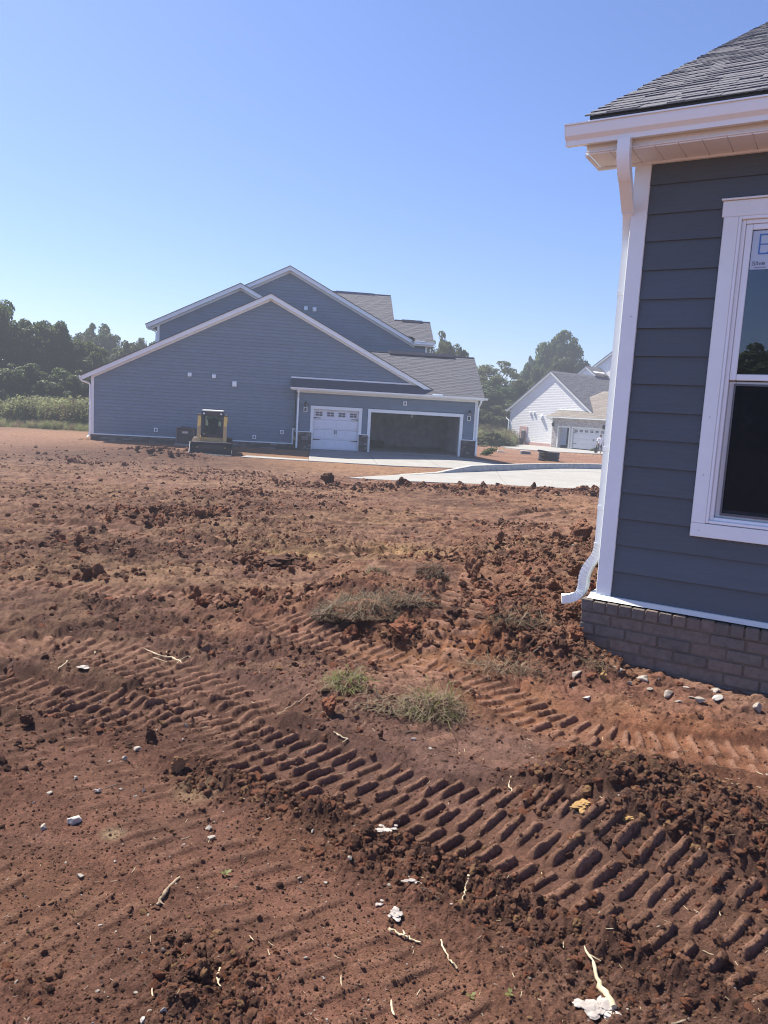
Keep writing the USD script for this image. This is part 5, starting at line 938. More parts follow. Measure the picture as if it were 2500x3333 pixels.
bgm = trimesh.creation.icosphere(3, 1.0); v_ = bgm.vertices; rr = 1 + .25 * (meshkit.fbm(v_ * 2.2, 3, 5) - .5); v_ = v_ * rr[:, None] * [.17, .17, .34]; v_[:, :2] *= (1 - .55 * sstep(v_[:, 2], .05, .34))[:, None]; MB().add(v_ + [0, 0, .36], bgm.faces).build('body', 'bag_black', BG.path, smooth=True); MB().tube([(0, 0, .66), (.02, 0, .72), (.05, -.01, .75)], .025, 6).build('neck', 'bag_black', BG.path)

# ------------------------------------------------------------------ trees
def leaf_cloud(rng, lobes, n, size, squash=.8, holes=.42, up=.35):
    c = np.array([l[0] for l in lobes]); r = np.array([l[1] for l in lobes]); w = r ** 2; k = rng.choice(len(lobes), n, p=w / w.sum())
    d = rng.normal(size=(n, 3)); d /= np.linalg.norm(d, axis=1, keepdims=True); d[:, 2] = np.where(rng.random(n) < up, np.abs(d[:, 2]), d[:, 2]); rad = r[k] * (1 - .55 * rng.random(n) ** 2.2)
    p = c[k] + d * rad[:, None] * [1, 1, squash]
    keep = meshkit.fbm(p * 16., 2, int(rng.integers(99))) > holes; p = p[keep]; d = d[keep]; n = len(p)
    nn = d + rng.normal(size=(n, 3)) * .7 + [0, 0, .4]; nn /= np.linalg.norm(nn, axis=1, keepdims=True); a = np.cross(nn, rng.normal(size=(n, 3))); a /= np.linalg.norm(a, axis=1, keepdims=True); b = np.cross(nn, a)
    s = size * rng.uniform(.6, 1.5, n)[:, None]
    v = np.stack([p - a * s, p + b * s * .55, p + a * s, p - b * s * .55], 1).reshape(-1, 3); f = (np.array([[0, 1, 2, 3]]) + 4 * np.arange(n)[:, None]); return v, f
def tree_class(name, seed, leafmat, n=24000, size=.017, shape='round', base=.14, rad=.36, nl=60, holes=.42):
    rng = np.random.default_rng(seed); cl = stage.CreateClassPrim('/World/' + name); P = str(cl.GetPath()); UsdGeom.Xform.Define(stage, P); stage.GetPrimAtPath(P).SetSpecifier(Sdf.SpecifierClass)
    lobes = []; tr = MB(); tr.tube([(0, 0, -.03), (.005, 0, .12), (.0, .01, .35), (.01, -.01, .62)], [.028, .022, .016, .006], 7)
    while len(lobes) < nl:
        z = rng.uniform(base, .93); t = (z - base) / (1 - base)
        prof = {'round': math.sin(PI * min(1, .12 + .86 * t)) ** .6, 'tall': (math.sin(PI * min(1, .15 + .8 * t)) ** .5) * .75, 'wisp': (.35 + .65 * t) * (1 if t < .8 else .8), 'bush': math.cos(t * 1.35)}[shape] * rad
        a = rng.uniform(0, 2 * PI); q = prof * math.sqrt(rng.uniform(.15, 1)); lobes.append((np.array([q * math.cos(a), q * math.sin(a), z]), rng.uniform(.05, .125) * (1.0 if shape != 'wisp' else .75)))
    for c, r in lobes[::3]: z0 = max(.06, c[2] * .55); tr.tube([(0, 0, z0), (c[0] * .5, c[1] * .5, z0 + (c[2] - z0) * .65), tuple(c)], [.010, .007, .002], 5)
    tr.build('trunk', 'bark', P); v, f = leaf_cloud(rng, lobes, n, size, holes=holes); MB().add(v, f).build('crown', leafmat, P)
    return P
TC = {'a': tree_class('broad_tree_form', 1, 'leaf_dark', 46000, .0155, 'round', .04, .42, 115, .38), 'b': tree_class('tall_tree_form', 2, 'leaf_dark', 46000, .0145, 'tall', .03, .42, 115, .38), 'c': tree_class('airy_tree_form', 3, 'leaf_light', 24000, .0105, 'wisp', .30, .42, 60, .45),
      'd': tree_class('leafy_tree_form', 4, 'leaf_mid', 44000, .0155, 'round', .03, .42, 115, .40), 'e': tree_class('bush_form', 5, 'leaf_light', 22000, .020, 'bush', .03, .62, 60)}
def tree(kind, X, Ytop, D, wpx, label, name='tree', group=None, rot=None, spread=1.0):
    p = at(X, Ytop, D); z = zbase(p[0], p[1]); H = p[2] - float(z); base_r = {'a': .50, 'b': .38, 'c': .46, 'd': .50, 'e': .62}[kind]; w = wpx * D / 2500 / 2 / base_r
    x = UsdGeom.Xform.Define(stage, numbered('/World', name)); x.AddTranslateOp().Set(Gf.Vec3d(float(p[0]), float(p[1]), float(z) - .05)); x.AddRotateZOp().Set(float(rot if rot is not None else (X * 7.3) % 360)); x.AddScaleOp().Set(Gf.Vec3f(float(w), float(w), float(H)))
    x.GetPrim().GetReferences().AddInternalReference(TC[kind]); x.GetPrim().SetInstanceable(True); tag(x, label, 'bush' if name == 'bush' else 'tree', group)
TL = [('b', -45, 955, 58, 230, 'tallest dark tree at the left edge of the photo'), ('b', 108, 1030, 61, 190, 'dark round-topped tree next right of the tallest left tree'), ('b', 180, 1038, 63, 170, 'dark leafy tree third from the left edge'),
      ('a', 318, 1044, 88, 190, 'far rounded tree rising behind the lighter trees left of the gray house'), ('d', 290, 1105, 63, 200, 'lighter green tree in front of the far rounded tree, left of the gray house'), ('d', 412, 1108, 78, 150, 'pale green tree whose top shows just left of the gray house gable'), ('a', 487, 1098, 90, 150, 'tree top peeping over the lower left slope of the gray house roof'),
      ('a', 60, 1175, 55, 230, 'low dark tree behind the weeds at the far left'), ('a', 235, 1195, 57, 200, 'low dark tree behind the weeds near the gray house corner'), ('a', 345, 1200, 60, 160, 'shaded low tree touching the left corner of the gray house'), ('b', -190, 1010, 60, 220, 'dark tree left of the tallest tree, beyond the photo edge'),
      ('c', 1415, 1076, 84, 150, 'thin airy tree just over the upper right roof of the gray house'), ('d', 1475, 1112, 88, 180, 'light olive tree over the wing roof ridge of the gray house'),
      ('c', 1610, 1176, 102, 270, 'tall pale airy tree right of the wing roof'), ('a', 1600, 1232, 98, 240, 'dense green tree beneath the pale airy tree'), ('d', 1570, 1330, 92, 130, 'small green tree close behind the right garage corner'), ('d', 1650, 1310, 94, 170, 'mid green tree left of the white house gable'),
      ('a', 1700, 1225, 104, 150, 'dark tree filling the gap between pale tree and big oak'), ('a', 1825, 1072, 122, 222, 'big dark oak towering behind the white house'), ('d', 1830, 1160, 110, 130, 'light green tree in front of the big oak'), ('d', 1765, 1190, 112, 120, 'pale green tree at the left foot of the big oak'), ('a', 1740, 1150, 118, 110, 'dark side crown left of the big oak'), ('a', 1990, 1190, 125, 160, 'tree hidden mostly behind the upper gable of the white house')]
for k_, X, Y, D, w, l in TL: tree(k_, X, Y, D, w, l)
for X, Y, D, w, l in ((1600, 1400, 76, 120, 'pale bush left of the white house corner'), (1545, 1385, 79, 90, 'bush hard by the right garage corner'), (1650, 1412, 84, 80, 'low bush at the left corner of the white house'), (1560, 1425, 72, 70, 'lowest bush beside the right garage corner')): tree('e', X, Y, D, w, l, 'bush')
for i, (x, y, h, w, k_) in enumerate(((-34, -44, 8.5, 11, 'a'), (-46, -40, 10.0, 13, 'd'), (-24, -50, 8, 11, 'a'), (-60, -52, 11.5, 14, 'a'), (-40, -60, 11, 13, 'b'))):      # they show in the window
    x_ = UsdGeom.Xform.Define(stage, numbered('/World', 'tree')); x_.AddTranslateOp().Set(Gf.Vec3d(x, y, .6)); x_.AddScaleOp().Set(Gf.Vec3f(w, w, h)); x_.GetPrim().GetReferences().AddInternalReference(TC[k_]); x_.GetPrim().SetInstanceable(True); tag(x_, 'tree behind the viewer, mirrored dark in the near house window', 'tree', 'trees mirrored in the window')
# ------------------------------------------------------------------ instanced small stuff
def instancer(name, label, protos, pos, quat, scl, idx, parent=None, cat=None):
    pth = numbered(path_of(parent), name); pi = UsdGeom.PointInstancer.Define(stage, pth); tag(pi, label, cat, None, 'stuff'); rel = []
    for i, (m, mt) in enumerate(protos): rel.append(m.build('piece', mt, pth, smooth=False))
    pi.CreatePrototypesRel().SetTargets([Sdf.Path(r) for r in rel]); pi.CreatePositionsAttr(Vt.Vec3fArray.FromNumpy(np.asarray(pos, np.float32))); pi.CreateProtoIndicesAttr(Vt.IntArray.FromNumpy(np.asarray(idx, np.int32)))
    q = np.asarray(quat, float); pi.CreateOrientationsAttr(Vt.QuathArray([Gf.Quath(float(a[0]), float(a[1]), float(a[2]), float(a[3])) for a in q])); pi.CreateScalesAttr(Vt.Vec3fArray.FromNumpy(np.asarray(scl, np.float32)))
def rand_quat(rng, n, tilt=PI):
    a = rng.uniform(0, 2 * PI, n); t = rng.uniform(0, tilt, n); ax = rng.uniform(0, 2 * PI, n); qz = np.stack([np.cos(a / 2), 0 * a, 0 * a, np.sin(a / 2)], 1); qt = np.stack([np.cos(t / 2), np.cos(ax) * np.sin(t / 2), np.sin(ax) * np.sin(t / 2), 0 * t], 1)
    w1, x1, y1, z1 = qt.T; w2, x2, y2, z2 = qz.T; return np.stack([w1 * w2 - x1 * x2 - y1 * y2 - z1 * z2, w1 * x2 + x1 * w2 + y1 * z2 - z1 * y2, w1 * y2 - x1 * z2 + y1 * w2 + z1 * x2, w1 * z2 + x1 * y2 - y1 * x2 + z1 * w2], 1)
def lump_mesh(seed, sub=2, rough=.5, flat=.75, facets=0):
    m = trimesh.creation.icosphere(sub, 1.0); v = m.vertices.copy(); rng = np.random.default_rng(seed)
    if facets:
        for _ in range(facets):
            n = rng.normal(size=3); n /= np.linalg.norm(n); dd = rng.uniform(.45, .8); s = v @ n; v -= np.maximum(s - dd, 0)[:, None] * n
    v *= (1 + rough * (meshkit.fbm(v * 1.6 + seed * 3.1, 4, seed) - .5) * 1.6)[:, None]; v *= (1 + .25 * rough * (meshkit.fbm(v * 5. + seed, 3, seed + 50) - .5))[:, None]
    return MB().add(v * [1, rng.uniform(.75, 1.05), flat], m.faces)
rng = np.random.default_rng(17)
# crumbs and clods over the churned soil
def scatter(n, rmin, rmax, power, amin=-33, amax=33):
    a = np.radians(rng.uniform(amin, amax, n)); r = rmin * (rmax / rmin) ** (rng.random(n) ** power); return r * np.sin(a), r * np.cos(a), r
N = 560000; x, y, r = scatter(N, 1.3, 36., .95)
rg = np.clip(gsample(GRO, x, y), 0, 1); ins = gsample(GIN, x, y); pr = (.004 + .022 * sstep(r, 4., 6.) + rg ** 1.9) * (1 - .74 * ins); k = rng.random(N) < pr * np.where(r < 4.5, .40, .30)
pt = shapely.points(x, y); k &= ~(shapely.contains(P_drive.buffer(.2), pt) | shapely.contains(P_road.buffer(-.5), pt))
_u = x * EU[0] + y * EU[1]; _v = x * EV[0] + y * EV[1]; k &= ~((_v > HB - .4) & (_u > -10.5) & (_u < 10.3)); k &= ~(((x - 1.4) * .857 - (y - 5.15) * .515 > -.15) & ((x - 1.4) * .515 + (y - 5.15) * .857 > -.10))
x, y, r, rg = x[k], y[k], r[k], rg[k]; n = len(x)
sz = .0033 * np.exp(rng.normal(size=n) * .85) * (.6 + .9 * rg) * (r / 3.) ** .50; sz = np.minimum(sz, .011 * r ** .62)
z = gsample(GH, x, y) - sz * .05
cidx = rng.choice(10, n, p=[.16, .16, .16, .13, .12, .08, .07, .05, .04, .03])
protos = [(lump_mesh(i + 1, 2, .75, .8, 4), m_) for i, m_ in enumerate(('clod_dark', 'clod_brown', 'clod_brown', 'clod_red', 'clod_dark', 'clod_brown', 'clod_red', 'clod_dark', 'clod_tan', 'clod_tan'))]
instancer('loose_clods', 'loose crumbs and clods of red-brown soil over the site', protos, np.stack([x, y, z], 1), rand_quat(rng, n, 1.2), sz[:, None] * rng.uniform(.75, 1.25, (n, 3)), cidx, cat='clods')
# bigger clods where the photo heaps them
cx, cs = [], []
for X, Y, rr_, n_, s0 in [(1700, 1830, .9, 260, .034), (1860, 1790, .9, 260, .040), (1560, 1830, .9, 200, .030), (1820, 1940, .7, 260, .030), (1680, 1960, .7, 240, .026), (1790, 2060, .5, 200, .022), (1880, 2030, .4, 180, .024), (1860, 2150, .3, 150, .018), (1700, 2130, .5, 160, .018), (1520, 2000, .5, 160, .018), (1420, 2070, .4, 140, .016), (1240, 2080, .4, 120, .016),
                          (1750, 1720, 1.2, 160, .036), (600, 1700, 1.0, 170, .026), (700, 1685, 1.0, 170, .026), (560, 1695, .5, 60, .045), (420, 1700, .8, 60, .034), (330, 1785, .9, 80, .030), (850, 1650, 1.4, 170, .027), (700, 1620, 1.6, 190, .027), (300, 1875, .5, 70, .03), (900, 1850, .6, 110, .028), (1000, 1960, .5, 100, .02), (780, 1950, .6, 90, .022),
                          (500, 1470, 1.3, 90, .075), (600, 1490, 1.2, 60, .045), (800, 1545, 2., 160, .035), (1000, 1590, 1.8, 220, .036), (1200, 1603, 1.4, 220, .048), (1350, 1608, 1.3, 220, .05), (1500, 1612, 1.3, 240, .05), (1650, 1612, 1.3, 240, .05), (1800, 1612, 1.3, 240, .05), (1950, 1612, 1.3, 240, .05), (2150, 1612, 1.5, 150, .05), (300, 1510, 3., 200, .034), (120, 1480, 4., 200, .034), (650, 1540, 3., 220, .032)]:
    c0 = spot(X, Y); q_ = rng.normal(size=(n_, 2)) * rr_ * .62; cx.append(c0[:2] + q_ * [1.25, .8]); cs.append(s0 * np.exp(rng.normal(size=n_) * .5) * np.exp(-(q_ ** 2).sum(1) / (rr_ * rr_) * .35))
cx = np.vstack(cx); cs = np.concatenate(cs); k = ~(((cx[:, 0] - 1.4) * .857 - (cx[:, 1] - 5.15) * .515 > -.14) & ((cx[:, 0] - 1.4) * .515 + (cx[:, 1] - 5.15) * .857 > -.10)); pt = shapely.points(cx[:, 0], cx[:, 1]); k &= ~(shapely.contains(P_drive.buffer(.2), pt) | shapely.contains(P_road.buffer(-.35), pt)) & ((cx @ EV) < HB - .5); cx, cs = cx[k], cs[k]; n = len(cx)
instancer('heaped_clods', 'heaps of larger dug clods over the churned parts of the site', [(lump_mesh(60 + i, 3, .95, .82, 6), m_) for i, m_ in enumerate(('clod_brown', 'clod_brown', 'clod_dark', 'clod_brown', 'clod_red', 'clod_dark'))], np.c_[cx, gsample(GH, cx[:, 0], cx[:, 1]) + cs * .25], rand_quat(rng, n, 1.0), cs[:, None] * rng.uniform(.75, 1.3, (n, 3)), rng.choice(6, n, p=[.25, .25, .18, .14, .1, .08]), cat='clods')
# pebbles and pale chips
N = 80000; x, y, r = scatter(N, 1.3, 14., 1.35); k = rng.random(N) < np.clip(.4 + .8 * (meshkit.fbm(np.stack([x, y, 0 * x], 1) * 1.1, 2, 77) - .4), .05, 1) * (.15 + .85 * (r < 5)); x, y, r = x[k], y[k], r[k]
k = ~(((x - 1.4) * .857 - (y - 5.15) * .515 > -.13) & ((x - 1.4) * .515 + (y - 5.15) * .857 > -.09)); x, y, r = x[k], y[k], r[k]; n = len(x)
sz = .0024 * np.exp(rng.normal(size=n) * .5) * (r / 2.5) ** .6; z = gsample(GH, x, y) + sz * .3
instancer('pebbles', 'tiny pale pebbles and chips strewn over the soil', [(lump_mesh(30, 1, .5, .8, 4), 'clod_brown'), (lump_mesh(31, 1, .5, .8, 4), 'clod_dark'), (lump_mesh(32, 1, .5, .5, 4), 'clod_tan'), (lump_mesh(33, 1, .4, .4, 4), 'white_stone')], np.stack([x, y, z], 1), rand_quat(rng, n), sz[:, None] * rng.uniform(.7, 1.4, (n, 3)), rng.choice(4, n, p=[.62, .22, .13, .03]), cat='pebbles')
# straw bits
def blade(l, w, bend, seed):
    t = np.linspace(-.5, .5, 6); rr = np.random.default_rng(seed); c = np.stack([l * t, bend * (t * t) * rr.choice([-1, 1]), .05 * l * np.sin(t * 5 + seed)], 1); return MB().tube(c, [w * .6, w, w, w, w, w * .5], 4)
N = 5200; x, y, r = scatter(N, 1.3, 12., 1.); k = (rng.random(N) < np.where(r < 4.2, .8, .35)); x, y, r = x[k], y[k], r[k]; k = ~(((x - 1.4) * .857 - (y - 5.15) * .515 > -.15) & ((x - 1.4) * .515 + (y - 5.15) * .857 > -.09)); x, y, r = x[k], y[k], r[k]; n = len(x)
sz = .013 * np.exp(rng.normal(size=n) * .55) * (r / 2.6) ** .4; z = gsample(GH, x, y) + .003
instancer('straw', 'scattered bits of dry straw and bark on the soil', [(blade(1, .035, .15, 1), 'straw'), (blade(1, .05, .3, 2), 'straw'), (blade(1, .028, .5, 3), 'grass_dry'), (blade(1, .06, .1, 4), 'stick_pale')], np.stack([x, y, z], 1), rand_quat(rng, n, .3), np.stack([sz, sz * .9, sz * .9], 1), rng.integers(0, 4, n), cat='straw')
# tall weeds on the field left of the house, shrubby growth to the right
def tuft(seed, mt, nb=34, h=1.0, w=.02, spread=.22, leaf=True):
    rr = np.random.default_rng(seed); V = []; F = []; k = 0
    for i in range(nb):
        a = rr.uniform(0, 2 * PI); b0 = np.array([rr.normal() * spread * .6, rr.normal() * spread * .6, 0]); hh = h * rr.uniform(.45, 1.); le = rr.uniform(.05, .35) * hh; d = np.array([math.cos(a), math.sin(a), 0]); s = np.array([-math.sin(a), math.cos(a), 0]) * w * rr.uniform(.6, 1.3)
        p0, p1, p2 = b0, b0 + d * le * .35 + [0, 0, hh * .6], b0 + d * le + [0, 0, hh]
        V += [p0 - s, p0 + s, p1 - s * .8, p1 + s * .8, p2]; F += [[k, k + 1, k + 3], [k, k + 3, k + 2], [k + 2, k + 3, k + 4]]; k += 5
        if leaf:
            for _ in range(9):
                c = b0 + d * le * .5 + rr.normal(size=3) * [.09, .09, .02] + [0, 0, hh * rr.uniform(.15, 1.0)]; e = rr.normal(size=3) * [1, 1, .4]; e /= np.linalg.norm(e); f = np.cross(e, rr.normal(size=3)); f /= np.linalg.norm(f); L_ = w * rr.uniform(2.5, 5.); V += [c, c + e * L_ + f * L_ * .3, c + e * 2 * L_, c + e * L_ - f * L_ * .3]; F += [[k, k + 1, k + 2], [k, k + 2, k + 3]]; k += 4
    return MB().add(np.array(V), np.array(F))
def field(n, X0, X1, D0, D1, h, name, label, seed, kinds):
    rr = np.random.default_rng(seed); D = rr.uniform(D0, D1, n); X = rr.uniform(X0, X1, n); P = np.array([at(a, 1350, d) for a, d in zip(X, D)]); hh = h * rr.uniform(.55, 1.2, n) * (.35 + 1.3 * meshkit.fbm(P * .3, 3, seed)); z = gsample(GH, P[:, 0], P[:, 1]) - .03
    instancer(name, label, [(tuft(seed + i, m_, 30, 1., .013, .26), m_) for i, m_ in enumerate(kinds)], np.c_[P[:, :2], z], rand_quat(rr, n, .08), np.stack([hh * .9, hh * .9, hh], 1), rr.choice(len(kinds), n), cat='weeds')
field(3000, -330, 300, 49.5, 57.5, 1.42, 'tall_weeds', 'tall green and browning weeds along the field edge left of the gray house', 61, ['weed_green', 'weed_green', 'weed_green', 'weed_brown', 'weed_green'])
field(500, -330, 310, 47.2, 49.8, .55, 'low_weeds', 'short weeds in front of the tall ones at the edge of the dirt', 71, ['weed_green', 'weed_green', 'grass_dry'])
field(420, 1545, 1680, 76, 86, 1.5, 'brush_weeds', 'brushy weeds between the garage corner and the white house', 81, ['weed_green', 'weed_green', 'weed_brown'])
# cut leafy branch by the garage corner
def branch(name, label, p, span, rot, nleaf=260, seed=3, mt='leaf_mid', size=.05):
    f = Frame(name, label, 'branch', p, rot); rr = np.random.default_rng(seed); st_ = MB(); V = []; ends = []
    for i in range(9):
        a = rr.normal() * .5; L_ = span * rr.uniform(.5, 1.); b = np.array([rr.uniform(-.3, .1) * span, rr.normal() * .15 * span, .05]); e = b + [L_ * math.cos(a) * .8, L_ * math.sin(a) * .4, L_ * rr.uniform(.1, .45)]; m = .5 * (b + e) + [0, 0, .12 * L_]; st_.tube([b, m, e], [.018, .012, .004], 5); ends.append((b, m, e))
    st_.build('stem', 'bark', f.path)
    for i in range(nleaf):
        b, m, e = ends[i % 9]; t = rr.uniform(.2, 1.05); c = (1 - t) ** 2 * b + 2 * t * (1 - t) * m + t * t * e + rr.normal(size=3) * .07 * span * [1, 1, .7]; c[2] = max(c[2], .02); n_ = rr.normal(size=3); n_ /= np.linalg.norm(n_); a = np.cross(n_, rr.normal(size=3)); a /= np.linalg.norm(a); bb = np.cross(n_, a); s = size * rr.uniform(.6, 1.4); V.append([c - a * s, c + bb * s * .5, c + a * s, c - bb * s * .5])
    V = np.array(V); MB().add(V.reshape(-1, 3), np.array([[0, 1, 2, 3]]) + 4 * np.arange(len(V))[:, None]).build('leaves', mt, f.path, kind='stuff')
branch('cut_branch', 'cut leafy branch heaped on the ground at the right garage corner', on_ground(1572, 1482), 1.3, 15, 420, 3, 'leaf_dark', .07)
branch('cut_branch', 'small pile of cut greenery lying left of the walking person', on_ground(1925, 1472), .9, 40, 200, 4, 'leaf_dark', .09)

# ------------------------------------------------------------------ grass lumps torn out of the field
def sod(name, label, X, Y, w, d, h, blades, kinds, seed, lumpm='clod_dark', length=.2, lie=.6, thick=.0022, ball=1.0):
    p = on_ground(X, Y); f = Frame(name, label, 'grass clump', p); rr = np.random.default_rng(seed)
    m = trimesh.creation.icosphere(3, 1.0); v = m.vertices.copy(); v *= (1 + .9 * (meshkit.fbm(v * 1.7 + seed, 4, seed) - .5))[:, None]; v = v * [w * ball, d * ball, h]; MB().add(v, m.faces).build('root_ball', lumpm, f.path)
    for kk, mt in enumerate(kinds):
        V = []; F = []; k = 0; nb = blades // len(kinds)
        for i in range(nb):
            q = rr.normal(size=3); q /= np.linalg.norm(q); q[2] = abs(q[2]); b = q * [w, d, h] * rr.uniform(.75, 1.0); a = rr.uniform(0, 2 * PI) if rr.random() < .85 else math.atan2(q[1] * 1.0, q[0]) + rr.normal() * .6; b = b * (.6 + .8 * float(h01(np.array([math.floor(q[0] * 3) * 7 + math.floor(q[1] * 3)]), seed)[0]))
            L_ = length * rr.uniform(.4, 1.3); el = rr.uniform(-.2, 1.2) * (1 - lie * .7); dirv = np.array([math.cos(a) * math.cos(el), math.sin(a) * math.cos(el), math.sin(el)]); cv = rr.normal(size=3) * .6 * L_; pts = [b]
            for s in (1, 2, 3, 4): 
                t = s / 4; c = b + dirv * L_ * t + cv * t * (1 - t) * 2 + np.array([0, 0, -lie * L_ * .9 * t * t]); c[2] = max(c[2], .006 + .01 * rr.random()); pts.append(c)
            side = np.cross(dirv, [0, 0, 1.]) + 1e-6; side /= np.linalg.norm(side); wd = thick * rr.uniform(.6, 1.5)
            for s, c in enumerate(pts): V += [c - side * wd * (1 - .2 * s), c + side * wd * (1 - .2 * s)]
            for s in range(4): F += [[k + 2 * s, k + 2 * s + 1, k + 2 * s + 3], [k + 2 * s, k + 2 * s + 3, k + 2 * s + 2]]
            k += 10
        MB().add(np.array(V), np.array(F)).build('blades', mt, f.path, kind='stuff')
sod('grass_clump', 'large heap of dry gray roots and grass in the middle of the dirt', 1190, 1990, .24, .17, .085, 2000, ['grass_dry', 'straw', 'grass_dry', 'grass_grey'], 1, 'clod_brown', length=.15, lie=.75)
sod('grass_clump', 'dry matted grass at the left end of the large root heap', 1075, 2010, .12, .10, .06, 500, ['grass_grey', 'grass_dry'], 2, length=.10)
sod('grass_clump', 'dark hummock of grass sod behind the large root heap', 1222, 1885, .11, .09, .10, 420, ['weed_green', 'grass_grey'], 3, length=.10)
sod('grass_clump', 'round gray-topped sod hummock behind the right end of the root heap', 1405, 1880, .15, .12, .12, 800, ['grass_grey', 'grass_grey', 'weed_brown'], 4, length=.10)
sod('grass_clump', 'thin dry grass trailing right from the root heap', 1330, 1960, .16, .09, .03, 300, ['grass_dry', 'grass_grey'], 8, length=.18)
sod('grass_clump', 'yellow-green tuft of grass lying left of the fan-shaped clump', 1135, 2225, .095, .085, .03, 420, ['grass_green', 'grass_green', 'grass_dry'], 5, length=.11, lie=.85, thick=.0026)
sod('grass_clump', 'fan-shaped clump of long green and dry blades in the foreground dirt', 1410, 2310, .125, .095, .055, 800, ['grass_green', 'grass_dry', 'grass_dry', 'straw'], 6, length=.15, lie=.75, thick=.0020)
sod('grass_clump', 'thin matted dry grass between the two green tufts', 1265, 2300, .10, .07, .025, 320, ['grass_dry', 'grass_dry'], 7, length=.11, lie=.9)
sod('grass_clump', 'sparse straw-coloured grass on the red clods left of the brick base', 1640, 2180, .18, .10, .03, 150, ['straw', 'grass_dry'], 9, 'clod_brown', length=.20, lie=.6, ball=.25)
sod('grass_clump', 'sparse dry blades by the small ruts left of the downspout foot', 1690, 2020, .22, .12, .03, 190, ['straw', 'grass_dry'], 10, 'clod_brown', length=.20, lie=.7, ball=.25)
sod('grass_clump', 'small upright straw tuft at the brick base corner', 1930, 2172, .05, .05, .025, 70, ['straw', 'grass_dry'], 11, length=.12, lie=.2)
# ------------------------------------------------------------------ single clods, rocks, stones, sticks that one can pick out
def rock(name, cat, label, X, Y, wpx, hpx, mt, seed, facets=7, rough=.45, tilt=0., sub=4, sink=.3, group=None):
    p = on_ground(X, Y + hpx * .5); s = p[1] / 2500 * math.hypot(1, p[0] / p[1]); w = wpx * s / 2; h = hpx * s / 2
    f = Frame(name, label, cat, (p[0], p[1] + w * .4, p[2]), (seed * 47) % 360 if tilt == 0 else tilt, group); m = trimesh.creation.icosphere(sub, 1.0); v = m.vertices.copy(); rr = np.random.default_rng(seed); K = facets + (5 if 'stone' in mt else 9); nn_ = rr.normal(size=(K, 3)); nn_ /= np.linalg.norm(nn_, axis=1, keepdims=True); dd = rr.uniform(.42, .95, K)
    v = v / np.maximum((v @ nn_.T) / dd, .52).max(1)[:, None]          # a block cut by random planes
    v /= np.abs(v).max(0); cl = 0 if 'stone' in mt else 1; v *= (1 + rough * (1 + 1.3 * cl) * (meshkit.fbm(v * (1.5 + cl) + seed, 4, seed) - .5))[:, None]; v *= (1 + rough * (.35 + .5 * cl) * (meshkit.fbm(v * 6. + seed, 4, seed + 9) - .5))[:, None]; v /= np.abs(v).max(0)
    MB().add(v * [w, w * .85, h] + [0, 0, h * (1 - 2 * sink * .5)], m.faces).build('body', mt, f.path, smooth=38)
for a in [(582, 2480, 62, 60, 'clod_tan', 1, 'tan lump of clay sitting alone on the flat soil, lower left'), (1540, 1840, 72, 72, 'clod_brown', 2, 'big upright pointed clod in the middle of the clod field'), (1898, 1712, 88, 78, 'clod_brown', 3, 'biggest pointed clod close left of the downspout'),
          (1630, 1745, 42, 40, 'clod_brown', 4, 'pointed brown clod beyond the clod field, left of the biggest one'), (1072, 1558, 62, 40, 'clod_dark', 5, 'dark clod near the left tip of the road slab'), (1630, 1693, 44, 30, 'clod_dark', 6, 'rounded clod lying farthest of the right-hand clods'), (1862, 1860, 95, 52, 'clod_brown', 7, 'broad clod left of the downspout foot'),
          (1800, 1905, 72, 46, 'clod_brown', 8, 'flat brown clod just left of the downspout outlet'), (1310, 2060, 110, 60, 'clod_red', 9, 'cracked red clay block below the dry root heap'), (1240, 2385, 40, 32, 'clod_dark', 10, 'small dark lump below the fan-shaped grass clump'), (1065, 2290, 70, 60, 'clod_red', 11, 'knobbly red lump below the yellow-green tuft'),
          (480, 1700, 36, 26, 'clod_dark', 12, 'dark clod at the left of the far clod row'), (520, 1698, 40, 30, 'clod_brown', 13, 'lighter clod beside the far clod row'), (170, 1740, 55, 28, 'clod_dark', 14, 'dark flat clod at the left of the site'), (255, 1755, 46, 30, 'clod_brown', 15, 'clod right of the dark flat clod, left part of the site'),
          (285, 1860, 60, 45, 'clod_dark', 16, 'dark jagged clod left of the tan track'), (445, 1460, 26, 20, 'clod_dark', 17, 'largest dark clod of the heap before the gray house wall'), (553, 1472, 24, 26, 'clod_dark', 18, 'upright dark clod beside the loader bucket'), (490, 1470, 30, 18, 'clod_dark', 19, 'low dark clod in the heap before the gray house wall'), (520, 1466, 20, 16, 'clod_dark', 20, 'small dark clod in the heap before the loader'),
          (1570, 1597, 40, 20, 'clod_brown', 21, 'flat brown clod on the berm below the road'), (1930, 1602, 36, 22, 'clod_dark', 22, 'dark clod on the berm next to the downspout'), (1620, 1576, 16, 12, 'clod_dark', 23, 'single small clod left on the road slab'), (1815, 1600, 34, 20, 'clod_brown', 24, 'brown clod in the middle of the berm'),
          (480, 2390, 60, 42, 'clod_dark', 25, 'dark lump in the left track trench'), (85, 2345, 58, 40, 'clod_dark', 26, 'dark lump at the left edge among the ruts'), (1860, 2440, 40, 34, 'clod_brown', 27, 'brown lump below the stones at the house base'), (1900, 1965, 70, 48, 'clod_red', 28, 'red lump against the brick base corner'), (1875, 2060, 60, 60, 'clod_red', 29, 'steep red clay lump beside the brick base'), (1600, 1960, 60, 40, 'clod_red', 30, 'red clod right of the gray sod hummock')]:
    rock('dirt_clod', 'clod', a[6], a[0], a[1], a[2], a[3] * 1.25, a[4], a[5], sink=.18)
rock('clay_slab', 'clod', 'flat clay slab with a yellow crust, middle left', 905, 1818, 125, 44, 'clod_dark', 41, 5, .35, 12.)
